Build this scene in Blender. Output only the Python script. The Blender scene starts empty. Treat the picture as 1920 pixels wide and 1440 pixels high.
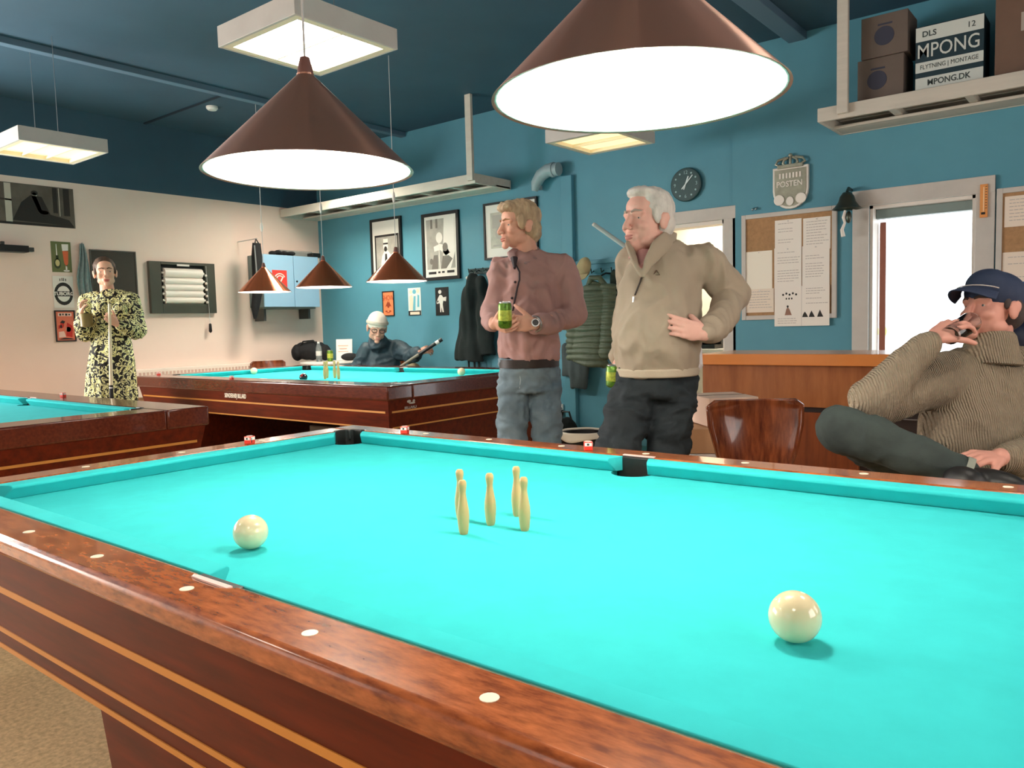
import bpy, bmesh, math, random
from math import pi, sin, cos, radians as rad
from mathutils import Vector as V, Matrix as M, noise

SC = bpy.context.scene
COL = SC.collection
random.seed(4)

# ---------------------------------------------------------------- camera, world, exposure
cam_d = bpy.data.cameras.new('camera')
cam = bpy.data.objects.new('camera', cam_d)
COL.objects.link(cam)
cam_d.sensor_fit = 'HORIZONTAL'
cam_d.sensor_width = 36.0
cam_d.lens = 36.0 * 1472.0 / 1920.0
cam_d.clip_start = 0.02
_r = V((0.78167517, 0.62312583, -0.02642221))
_u = V((-0.02618291, 0.07511327, 0.99683121))
_f = V((-0.62313593, 0.77850639, -0.07502943))
m = M.Identity(4)
for i in range(3):
    m[i][0], m[i][1], m[i][2] = _r[i], _u[i], -_f[i]
m.translation = (2.28554, -0.69602, 1.22285)
cam.matrix_world = m
SC.camera = cam

w = bpy.data.worlds.new('daylight')
SC.world = w
w.use_nodes = True
w.node_tree.nodes['Background'].inputs[0].default_value = (0.90, 0.96, 1.0, 1)
w.node_tree.nodes['Background'].inputs[1].default_value = 3.0
SC.view_settings.view_transform = 'Standard'
SC.view_settings.look = 'None'
SC.view_settings.exposure = 0.5
SC.view_settings.gamma = 1.0
SC.view_settings.use_curve_mapping = False
PANEL_L = 10.0       # radiance of the ceiling panels
BULB_W = 15.0        # watts of a pendant bulb

WINDOW_FILL_W = 120.0     # watts of fill light in each of the added windows
for px_, py_, wz_, k_ in ((-5.78, -1.6, -90, 1.0), (-5.78, .35, -90, 1.0), (4.48, 1.0, 90, .22), (4.48, 3.4, 90, .12), (-1.2, -2.58, 0, .05), (1.2, -2.58, 0, .05)):   # unseen fill lights, added at the made-up windows
    l = bpy.data.lights.new('window_daylight', 'AREA'); l.shape = 'RECTANGLE'; l.size = 1.5; l.size_y = 1.3
    l.energy = WINDOW_FILL_W * k_; l.color = (1.0, .97, .93)
    o = bpy.data.objects.new('window_daylight', l); COL.objects.link(o)
    o.location = (px_, py_, 1.75); o.rotation_euler = (rad(90), 0, rad(wz_))

# ---------------------------------------------------------------- materials
def lin(c):
    return tuple(((x / 255 + .055) / 1.055) ** 2.4 if x > 10 else x / 255 / 12.92 for x in c)
MATS = {}
def mat(name, col, rough=.6, metal=0.0, emit=0.0, var=0.0, vscale=8.0, stretch=(1, 1, 1), bump=0.0, bscale=60.0,
        coat=0.0, trans=0.0, ior=1.45, spec=.5, aniso=0.0, col2=None, sheen=0.0, alpha=1.0, detail=4):
    if name in MATS: return MATS[name]
    mt = bpy.data.materials.new(name); mt.use_nodes = True
    nt = mt.node_tree; b = nt.nodes['Principled BSDF']
    c = lin(col) + (1,)
    b.inputs['Base Color'].default_value = c
    b.inputs['Roughness'].default_value = rough
    b.inputs['Metallic'].default_value = metal
    b.inputs['Specular IOR Level'].default_value = spec
    b.inputs['Coat Weight'].default_value = coat
    b.inputs['Coat Roughness'].default_value = .06
    b.inputs['Transmission Weight'].default_value = trans
    b.inputs['IOR'].default_value = ior
    b.inputs['Alpha'].default_value = alpha
    b.inputs['Sheen Weight'].default_value = sheen
    if emit:
        b.inputs['Emission Color'].default_value = c
        b.inputs['Emission Strength'].default_value = emit
    if var or col2 or bump:
        tc = nt.nodes.new('ShaderNodeTexCoord')
        mp = nt.nodes.new('ShaderNodeMapping'); mp.inputs['Scale'].default_value = stretch
        nt.links.new(tc.outputs['Object'], mp.inputs['Vector'])
    if var or col2:
        n = nt.nodes.new('ShaderNodeTexNoise'); n.inputs['Scale'].default_value = vscale; n.inputs['Detail'].default_value = detail
        n.inputs['Roughness'].default_value = .6
        nt.links.new(mp.outputs[0], n.inputs['Vector'])
        rp = nt.nodes.new('ShaderNodeValToRGB')
        rp.color_ramp.elements[0].position = .32; rp.color_ramp.elements[1].position = .68
        cc = lin(col2) if col2 else tuple(x * (1 - var) for x in c[:3])
        rp.color_ramp.elements[0].color = tuple(cc) + (1,)
        rp.color_ramp.elements[1].color = tuple(min(1, x * (1 + var)) for x in c[:3]) + (1,)
        nt.links.new(n.outputs[0], rp.inputs[0])
        nt.links.new(rp.outputs[0], b.inputs['Base Color'])
    if bump:
        n2 = nt.nodes.new('ShaderNodeTexNoise'); n2.inputs['Scale'].default_value = bscale; n2.inputs['Detail'].default_value = 3
        nt.links.new(mp.outputs[0], n2.inputs['Vector'])
        bp = nt.nodes.new('ShaderNodeBump'); bp.inputs['Strength'].default_value = bump; bp.inputs['Distance'].default_value = .01
        nt.links.new(n2.outputs[0], bp.inputs['Height']); nt.links.new(bp.outputs[0], b.inputs['Normal'])
    if aniso:
        b.inputs['Anisotropic'].default_value = aniso
        tg = nt.nodes.new('ShaderNodeTangent'); tg.direction_type = 'RADIAL'; tg.axis = 'Z'
        nt.links.new(tg.outputs[0], b.inputs['Tangent']); b.inputs['Anisotropic Rotation'].default_value = .25
    MATS[name] = mt
    return mt

# ---------------------------------------------------------------- mesh collector
def frame(d):
    d = V(d).normalized()
    a = V((0, 0, 1)) if abs(d.z) < .95 else V((1, 0, 0))
    x = a.cross(d).normalized()
    return x, d.cross(x).normalized(), d
class G:
    def __init__(s): s.v = []; s.f = []
    def add(s, v, f):
        n = len(s.v); s.v += [tuple(p) for p in v]; s.f += [tuple(i + n for i in q) for q in f]; return s
    def box(s, x0, x1, y0, y1, z0, z1):
        v = [(x, y, z) for z in (z0, z1) for y in (y0, y1) for x in (x0, x1)]
        return s.add(v, [(0, 2, 3, 1), (4, 5, 7, 6), (0, 1, 5, 4), (2, 6, 7, 3), (0, 4, 6, 2), (1, 3, 7, 5)])
    def obox(s, c, size, R=None):
        R = R or M.Identity(3); c = V(c)
        v = [c + R @ V((x * size[0] / 2, y * size[1] / 2, z * size[2] / 2)) for z in (-1, 1) for y in (-1, 1) for x in (-1, 1)]
        return s.add(v, [(0, 2, 3, 1), (4, 5, 7, 6), (0, 1, 5, 4), (2, 6, 7, 3), (0, 4, 6, 2), (1, 3, 7, 5)])
    def beam(s, p0, p1, w, h):
        p0, p1 = V(p0), V(p1); x, y, d = frame(p1 - p0); R = M((x, y, d)).transposed()
        return s.obox((p0 + p1) / 2, (w, h, (p1 - p0).length), R)
    def prism(s, poly, f):                # poly: 2D points; f(u, v, t) -> 3D with t in (0, 1)
        n = len(poly)
        v = [f(a, b, 0) for a, b in poly] + [f(a, b, 1) for a, b in poly]
        return s.add(v, [tuple(range(n))[::-1], tuple(range(n, 2 * n))] + [(i, (i + 1) % n, n + (i + 1) % n, n + i) for i in range(n)])
    def sweep(s, pts, radii, n=10, flat=None, caps=True, up=None):
        pts = [V(p) for p in pts]; k = len(pts)
        if not hasattr(radii, '__len__'): radii = [radii] * k
        v = []; f = []; x = None
        for i, p in enumerate(pts):
            d = (pts[min(i + 1, k - 1)] - pts[max(i - 1, 0)]).normalized()
            if x is None:
                if up is not None: x = (V(up) - d * V(up).dot(d)).normalized()
                else: x = frame(d)[0]
            else: x = (x - d * x.dot(d)).normalized()
            y = d.cross(x)
            r = radii[i]; rx, ry = (r if hasattr(r, '__len__') else (r, r))
            v += [p + x * (rx * cos(2 * pi * j / n)) + y * (ry * sin(2 * pi * j / n)) for j in range(n)]
        for i in range(k - 1):
            for j in range(n):
                a = i * n + j; b = i * n + (j + 1) % n
                f.append((a, b, b + n, a + n))
        if caps: f += [tuple(range(n))[::-1], tuple(range((k - 1) * n, k * n))]
        return s.add(v, f)
    def cyl(s, p0, p1, r0, r1=None, n=20): return s.sweep([p0, p1], [r0, r0 if r1 is None else r1], n)
    def rcone(s, p0, p1, r0, r1, n=14):   # capsule with two radii
        p0, p1 = V(p0), V(p1); x, y, d = frame(p1 - p0) if (p1 - p0).length > 1e-6 else frame((0, 0, 1))
        rings = []
        for i in range(1, 4):
            a = pi / 2 * i / 4 - pi / 2
            rings.append((p0 + d * (sin(a) * r0), cos(a) * r0))
        rings += [(p0, r0), (p1, r1)]
        for i in range(1, 4):
            a = pi / 2 * i / 4
            rings.append((p1 + d * (sin(a) * r1), cos(a) * r1))
        v = [p0 - d * r0]; f = []
        for c, r in rings: v += [c + x * (r * cos(2 * pi * j / n)) + y * (r * sin(2 * pi * j / n)) for j in range(n)]
        v.append(p1 + d * r1); k = len(rings)
        for j in range(n): f.append((0, 1 + (j + 1) % n, 1 + j)); f.append((len(v) - 1, 1 + (k - 1) * n + j, 1 + (k - 1) * n + (j + 1) % n))
        for i in range(k - 1):
            for j in range(n):
                a = 1 + i * n + j; b = 1 + i * n + (j + 1) % n
                f.append((a, b, b + n, a + n))
        return s.add(v, f)
    def chain(s, pts, radii, n=14):
        for i in range(len(pts) - 1): s.rcone(pts[i], pts[i + 1], radii[i], radii[i + 1], n)
        return s
    def ell(s, c, r, R=None, n=18, m=12):
        R = R or M.Identity(3); c = V(c)
        if not hasattr(r, '__len__'): r = (r, r, r)
        v = [c + R @ V((0, 0, -r[2]))]; f = []
        for i in range(1, m):
            a = -pi / 2 + pi * i / m
            v += [c + R @ V((r[0] * cos(a) * cos(2 * pi * j / n), r[1] * cos(a) * sin(2 * pi * j / n), r[2] * sin(a))) for j in range(n)]
        v.append(c + R @ V((0, 0, r[2])))
        for j in range(n): f.append((0, 1 + (j + 1) % n, 1 + j)); f.append((len(v) - 1, 1 + (m - 2) * n + j, 1 + (m - 2) * n + (j + 1) % n))
        for i in range(m - 2):
            for j in range(n):
                a = 1 + i * n + j; b = 1 + i * n + (j + 1) % n
                f.append((a, b, b + n, a + n))
        return s.add(v, f)
    def lathe(s, prof, c=(0, 0, 0), n=28, axis=(0, 0, 1), closed=False):
        x, y, d = frame(axis); c = V(c); v = []; f = []; k = len(prof)
        for r, z in prof: v += [c + d * z + x * (r * cos(2 * pi * j / n)) + y * (r * sin(2 * pi * j / n)) for j in range(n)]
        for i in range(k if closed else k - 1):
            for j in range(n):
                a = i * n + j; b = i * n + (j + 1) % n; i2 = (i + 1) % k
                f.append((a, b, i2 * n + (j + 1) % n, i2 * n + j))
        if not closed:
            if prof[0][0] > 1e-5: f.append(tuple(range(n))[::-1])
            if prof[-1][0] > 1e-5: f.append(tuple(range((k - 1) * n, k * n)))
        return s.add(v, f)
    def grid(s, f, nu, nv, thick=None):   # f(u, v) -> point ; open sheet
        v = [f(i / nu, j / nv) for j in range(nv + 1) for i in range(nu + 1)]
        return s.add(v, [(j * (nu + 1) + i, j * (nu + 1) + i + 1, (j + 1) * (nu + 1) + i + 1, (j + 1) * (nu + 1) + i) for j in range(nv) for i in range(nu)])
    def obj(s, name, mt, parent=None, smooth=True, bevel=0.0, seg=2, angle=40, solid=0.0):
        off = V(parent['_w']) if parent is not None and '_w' in parent else V((0, 0, 0))
        me = bpy.data.meshes.new(name)
        me.from_pydata([V(p) - off for p in s.v], [], s.f)
        bm = bmesh.new(); bm.from_mesh(me)
        bmesh.ops.remove_doubles(bm, verts=bm.verts, dist=1e-6)
        if not solid: bmesh.ops.recalc_face_normals(bm, faces=bm.faces)
        bm.to_mesh(me); bm.free()
        return link(name, me, mt, parent, smooth, bevel, seg, angle, solid)
def link(name, me, mt, parent=None, smooth=True, bevel=0.0, seg=2, angle=40, solid=0.0):
    o = bpy.data.objects.new(name, me); COL.objects.link(o)
    if mt is not None: me.materials.append(mt)
    if smooth:
        me.shade_smooth(); me.set_sharp_from_angle(angle=rad(angle))
    if parent is not None:
        o.parent = parent; o['_w'] = parent['_w'] if '_w' in parent else (0, 0, 0)
    else: o['_w'] = (0, 0, 0)
    if solid:
        md = o.modifiers.new('solid', 'SOLIDIFY'); md.thickness = solid; md.offset = 0
    if bevel:
        md = o.modifiers.new('bevel', 'BEVEL'); md.width = bevel; md.segments = seg; md.limit_method = 'ANGLE'; md.angle_limit = rad(35)
        md.harden_normals = False
    return o
def tag(o, label, cat, group=None):
    o['label'] = label; o['category'] = cat
    if group: o['group'] = group
    return o
def thing(name, label, cat, loc=(0, 0, 0), group=None):
    o = bpy.data.objects.new(name, None); COL.objects.link(o)
    o.location = loc; o.empty_display_size = .05
    o['_w'] = tuple(loc)
    return tag(o, label, cat, group)
def struct(o): o['kind'] = 'structure'; return o
def copy_tree(o, parent=None):
    c = o.copy(); COL.objects.link(c)
    if parent is not None: c.parent = parent
    for ch in list(o.children): copy_tree(ch, c)
    return c
def blob(name, g, voxel, smooth, mt, parent=None, fn=None, dec=0.0):   # fuses overlapping closed shapes into one skin
    me = bpy.data.meshes.new(name); me.from_pydata(g.v, [], g.f)
    t = bpy.data.objects.new('tmp', me); COL.objects.link(t)
    md = t.modifiers.new('r', 'REMESH'); md.mode = 'VOXEL'; md.voxel_size = voxel
    if smooth:
        sm = t.modifiers.new('s', 'SMOOTH'); sm.factor = .5; sm.iterations = smooth
    dg = bpy.context.evaluated_depsgraph_get()
    out = bpy.data.meshes.new_from_object(t.evaluated_get(dg))
    bpy.data.objects.remove(t); bpy.data.meshes.remove(me)
    off = V(parent['_w']) if parent is not None and '_w' in parent else V((0, 0, 0))
    if fn:
        nr = [v.normal.copy() for v in out.vertices]
        for v, nn in zip(out.vertices, nr): v.co = v.co + nn * fn(v.co, nn)
    for v in out.vertices: v.co = v.co - off
    out.materials.clear()
    out.name = name
    return link(name, out, mt, parent, True, angle=180)
def text(name, s, size, mt, parent, R, loc, ext=.0008, align='CENTER', sx=1.0, bold=0.0):
    cu = bpy.data.curves.new(name, 'FONT'); cu.body = s; cu.size = size; cu.extrude = ext; cu.align_x = align; cu.align_y = 'CENTER'; cu.resolution_u = 3; cu.offset = bold
    t = bpy.data.objects.new('tmp', cu); COL.objects.link(t)
    dg = bpy.context.evaluated_depsgraph_get()
    me = bpy.data.meshes.new_from_object(t.evaluated_get(dg))
    bpy.data.objects.remove(t)
    off = V(parent['_w']) if parent is not None and '_w' in parent else V((0, 0, 0))
    for v in me.vertices: v.co = V(loc) - off + R @ V((v.co.x * sx, v.co.y, v.co.z))
    me.name = name
    return link(name, me, mt, parent, False)
R_BACK = M(((1, 0, 0), (0, 0, -1), (0, 1, 0)))        # faces -Y (on the far wall)
R_LEFT = M(((0, 0, 1), (1, 0, 0), (0, 1, 0)))         # faces +X (on the left wall)

# ---------------------------------------------------------------- palette
teal = mat('teal_wall_paint', (82, 146, 166), .55, var=.07, vscale=1.3, bump=.05, bscale=90)
dark_blue = mat('dark_blue_ceiling_paint', (56, 86, 104), .7, var=.1, vscale=1.0, bump=.05, bscale=50)
white_wall = mat('off_white_wall_paint', (238, 214, 200), .6, var=.03, vscale=1.5, bump=.04, bscale=80)
white_paint = mat('white_paint', (226, 220, 212), .45)
grey_paint = mat('pale_grey_paint', (196, 192, 186), .5, var=.05, vscale=6)
floor_m = mat('speckled_floor', (232, 202, 156), .55, var=.08, vscale=60, col2=(196, 164, 120), bump=.04, bscale=120)
cloth = mat('turquoise_billiard_cloth', (60, 194, 196), .95, var=.04, vscale=14, spec=.05, bump=.06, bscale=900)
wood_rail = mat('polished_mahogany', (180, 100, 52), .2, col2=(118, 56, 26), vscale=9, stretch=(2.5, 9, 9), coat=.5, detail=8, var=.1)
wood_apron = mat('dark_mahogany', (106, 36, 13), .4, col2=(78, 25, 9), vscale=4, stretch=(1, 8, 8), coat=.05, spec=.2, detail=6, var=.05)
gold = mat('brass_inlay', (206, 140, 62), .4, metal=.1)
ivory = mat('ivory_inlay', (250, 240, 215), .35)
wood_dark_rail = mat('dark_mahogany_rail', (104, 44, 24), .2, col2=(78, 30, 14), vscale=9, stretch=(2.5, 9, 9), coat=.4, detail=8)
black_leather = mat('black_pocket_leather', (16, 15, 14), .5, bump=.1)
steel = mat('brushed_steel', (190, 190, 190), .3, metal=1.0)
black_plastic = mat('black_plastic', (18, 18, 19), .4)
white_plastic = mat('white_plastic', (235, 232, 226), .35)
copper = mat('brushed_copper', (188, 142, 124), .3, metal=.75, aniso=.92)  # greyed base colour paints haze over the large near shades
copper_bright = mat('bright_copper', (214, 122, 80), .26, metal=.75, aniso=.9)  # same copper without the painted haze
lamp_white = mat('white_lamp_enamel', (250, 246, 236), .5)
cord_m = mat('pale_cord', (196, 196, 196), .5)

# ---------------------------------------------------------------- room shell
CZ = 3.4
struct(G().box(-6.0, 4.7, -2.8, 5.8, -.1, 0).obj('floor', floor_m, smooth=False))
struct(G().box(-6.0, 4.7, -2.8, 5.8, CZ, CZ + .1).obj('ceiling', dark_blue, smooth=False))
struct(G().box(-5.95, -5.8, -2.8, 5.75, 0, 2.7).obj('wall_left', white_wall, smooth=False))
struct(G().box(-5.95, -5.8, -2.8, 5.75, 2.7, CZ).obj('wall_left_upper', dark_blue, smooth=False))
struct(G().box(4.5, 4.65, -2.8, 5.75, 0, CZ).obj('wall_right', white_wall, smooth=False))
struct(G().box(-5.8, 4.5, -2.75, -2.6, 0, CZ).obj('wall_front', white_wall, smooth=False))
for i, wx in enumerate((-1.2, 1.2)):      # added windows behind the camera, frames for the fill lights
    t = thing('window_%d' % (i + 1), '', '', (wx, -2.6, 0)); del t['label']; del t['category']; t['kind'] = 'structure'
    for x0, x1, z0, z1 in ((-.82, -.75, 1.13, 2.57), (.75, .82, 1.13, 2.57), (-.75, .75, 1.13, 1.2), (-.75, .75, 2.5, 2.57)):
        G().box(wx + x0, wx + x1, -2.6, -2.55, z0 - .1, z1 - .1).obj('window_frame', white_paint, t, smooth=False)
for i, (wx, wy, sx) in enumerate(((-5.8, -1.6, 1), (-5.8, .35, 1), (4.5, 1.0, -1), (4.5, 3.4, -1))):      # unseen windows beyond both frame edges, added to carry side fill
    t = thing('window_%d' % (i + 3), '', '', (wx, wy, 0)); del t['label']; del t['category']; t['kind'] = 'structure'
    for y0, y1, z0, z1 in ((-.82, -.75, 1.03, 2.47), (.75, .82, 1.03, 2.47), (-.75, .75, 1.03, 1.1), (-.75, .75, 2.4, 2.47)):
        G().box(min(wx, wx + .05 * sx), max(wx, wx + .05 * sx), wy + y0, wy + y1, z0, z1).obj('window_frame', white_paint, t, smooth=False)
# far wall with a doorway and a serving hatch, the stretch right of the step stands 3 cm proud
DX0, DX1, DZ = .70, 1.385, 2.03         # doorway
HX0, HX1, HZ = -1.02, -.44, 2.05        # lit doorway of the kitchenette
wb = G()
wb.box(-5.8, HX0, 5.6, 5.75, 0, CZ).box(HX0, HX1, 5.6, 5.75, HZ, CZ).box(HX1, -.36, 5.6, 5.75, 0, CZ)
wb.box(-.36, DX0, 5.575, 5.75, 0, CZ).box(DX0, DX1, 5.575, 5.75, DZ, CZ).box(DX1, 4.5, 5.575, 5.75, 0, CZ)
struct(wb.obj('wall_back', teal, smooth=False))
# ceiling battens, the long joint and the pilaster
struct(G().box(-4.26, -4.18, -2.6, 5.6, CZ - .05, CZ).obj('trim_1', mat('blue_batten_paint', (92, 120, 140), .6), smooth=False, bevel=.004))
struct(G().box(.10, .24, -2.6, 5.6, CZ - .06, CZ).obj('trim_2', MATS['blue_batten_paint'], smooth=False, bevel=.004))
struct(G().box(-5.8, -4.26, 3.44, 3.465, CZ - .012, CZ).obj('trim_3', mat('dark_joint', (22, 40, 54), .7), smooth=False))
struct(G().box(-2.06, -1.935, 5.55, 5.6, 0, 2.62).obj('trim_4', teal, smooth=False, bevel=.006))
struct(G().box(-5.8, HX0 - .11, 5.585, 5.6, 0, .09).obj('baseboard_back', mat('teal_baseboard', (44, 112, 126), .5), smooth=False))
struct(G().box(-5.8, -5.785, -2.6, 5.6, 0, .09).obj('baseboard_left', grey_paint, smooth=False))
# door casings
def casing(n, x0, x1, ztop, y, wid, zb=0.0):
    t = thing('door_%d' % n, '', '', (x0, y, 0)); del t['label']; del t['category']; t['kind'] = 'structure'
    G().box(x0 - wid, x0, y - .025, y, zb, ztop + wid).obj('casing_post', grey_paint, t, smooth=False, bevel=.004)
    G().box(x1, x1 + wid, y - .025, y, zb, ztop + wid).obj('casing_post', grey_paint, t, smooth=False, bevel=.004)
    G().box(x0 - wid, x1 + wid, y - .027, y - .001, ztop, ztop + wid).obj('casing_head', grey_paint, t, smooth=False, bevel=.004)
    return t
d1 = casing(1, DX0, DX1, DZ, 5.575, .115)
G().box(DX0, DX0 + .022, 5.58, 5.75, 0, DZ).obj('door_jamb', white_paint, d1, smooth=False)
G().box(DX1 - .022, DX1, 5.58, 5.75, 0, DZ).obj('door_jamb', white_paint, d1, smooth=False)
G().box(DX0, DX1, 5.58, 5.75, DZ - .022, DZ).obj('door_jamb', white_paint, d1, smooth=False)
G().box(DX0 + .022, DX1 - .022, 5.66, 5.74, DZ - .09, DZ - .022).obj('door_closer_rail', mat('grey_green_metal', (120, 138, 136), .5), d1, smooth=False, bevel=.004)
G().obox((DX0 - .02, 6.04, (DZ - .1) / 2), (.042, .62, DZ - .12), M.Rotation(.245, 3, 'Z')).obj('door_leaf', mat('red_brown_door_edge', (150, 92, 74), .5), d1, smooth=False, bevel=.003)
G().box(DX0 + .045, DX0 + .062, 5.78, 5.82, 1.62, 1.74).obj('hinge', steel, d1, smooth=False, bevel=.002)
d2 = casing(2, HX0, HX1, HZ, 5.60, .105)
G().box(HX0, HX0 + .02, 5.6, 5.75, 0, HZ).obj('door_jamb', white_paint, d2, smooth=False)
G().box(HX1 - .02, HX1, 5.6, 5.75, 0, HZ).obj('door_jamb', white_paint, d2, smooth=False)
G().box(HX0, HX1, 5.6, 5.75, HZ - .03, HZ).obj('door_jamb', white_paint, d2, smooth=False)
# bright yard behind the doorway and a small kitchenette behind the second one
struct(G().box(-.2, 4.7, 5.8, 12.0, -.12, -.02).obj('ground', mat('pale_paving', (225, 225, 222), .8, var=.05, vscale=3), smooth=False))
ki = mat('kitchenette_paint', (250, 236, 218), .6)
struct(G().box(-1.9, .0, 6.75, 6.85, 0, 2.5).obj('wall_kitchenette_back', ki, smooth=False))
struct(G().box(-2.0, -1.9, 5.75, 6.85, 0, 2.5).obj('wall_kitchenette_left', ki, smooth=False))
struct(G().box(-.0, .1, 5.75, 6.85, 0, 2.5).obj('wall_kitchenette_right', ki, smooth=False))
struct(G().box(-2.0, .1, 5.75, 6.85, 2.5, 2.6).obj('ceiling_kitchenette', ki, smooth=False))
struct(G().box(-2.0, .1, 5.8, 6.85, -.1, 0).obj('floor_kitchenette', floor_m, smooth=False))

# ---------------------------------------------------------------- ceiling panels
def panel(x, y, label, tint, strength, z=2.6, s=.61, tubes=3, real=True):
    t = thing('ceiling_light', label, 'light', (x, y, z), 'suspended ceiling lights')
    h = s / 2
    g = G()
    g.box(x - h, x + h, y - h, y - h + .012, z, z + .10).box(x - h, x + h, y + h - .012, y + h, z, z + .10)
    g.box(x - h, x - h + .012, y - h + .012, y + h - .012, z, z + .10).box(x + h - .012, x + h, y - h + .012, y + h - .012, z, z + .10)
    g.box(x - h + .012, x + h - .012, y - h + .012, y + h - .012, z + .088, z + .10)
    g.obj('housing', grey_paint, t, smooth=False, bevel=.002)
    em = mat('panel_glow_%d_%d' % (tint[2], int(strength * 10)), tint, .5, emit=strength)
    G().box(x - h + .05, x + h - .05, y - h + .05, y + h - .05, z + .03, z + .034).obj('diffuser', em, t, smooth=False)
    for sx, sy, a, b in ((-1, 0, .0, h), (1, 0, .0, h), (0, -1, h, 0), (0, 1, h, 0)):
        if sx: G().box(x + sx * (h - .031) - .019, x + sx * (h - .031) + .019, y - h + .012, y + h - .012, z + .002, z + .03).obj('inner_rim', mat('cream_rim', (238, 226, 196), .4), t, smooth=False)
        else: G().box(x - h + .05, x + h - .05, y + sy * (h - .031) - .019, y + sy * (h - .031) + .019, z + .002, z + .03).obj('inner_rim', MATS['cream_rim'], t, smooth=False)
    for i in range(tubes):
        yy = y - h + .05 + (s - .1) * (i + .5) / tubes
        G().box(x - h + .05, x + h - .05, yy - .004 + (s - .1) / tubes / 2, yy + .004 + (s - .1) / tubes / 2, z + .006, z + .03).obj('louvre', MATS['cream_rim'], t, smooth=False)
    for dx in (-.2, .2): G().cyl((x + dx, y, z + .10), (x + dx, y, CZ), .0025, n=6).obj('hanger', steel, t)
    return t
panel(-.935, 1.805, 'bright square ceiling light above the far pendant of the near table', (255, 250, 240), PANEL_L, tubes=2)
panel(-4.15, 1.85, 'yellowish louvred ceiling light at the left edge above the left table', (255, 232, 180), .72)
panel(-1.0, 4.58, 'yellowish ceiling light half hidden behind the nearest big pendant', (255, 232, 180), .72, tubes=2)
panel(-4.4, 4.6, 'square ceiling light over the back table, hidden behind the far big pendant', (255, 244, 226), PANEL_L * 4.8, z=2.78)  # added to brighten the far left walls, kept out of sight
panel(2.3, 1.8, 'square ceiling light outside the frame to the right of the near table', (255, 246, 232), PANEL_L)  # fill lamp added out of view
panel(2.3, -1.3, 'square ceiling light behind the camera', (255, 246, 232), PANEL_L)  # added for ambient fill, never in view
panel(-.93, -1.3, 'square ceiling light behind the camera on the left', (255, 246, 232), PANEL_L)  # another unseen lamp added for ambient fill
panel(-.95, 6.28, 'square ceiling light inside the kitchenette behind the hatch door', (255, 244, 226), 22, z=2.3)
t = thing('smoke_detector', 'small round smoke detector on the dark blue ceiling', 'detector', (-4.77, 3.6, CZ))
G().lathe([(.055, 0), (.055, -.018), (.04, -.034), (.0, -.036)], (-4.77, 3.6, CZ)).obj('housing', white_plastic, t)

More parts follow.
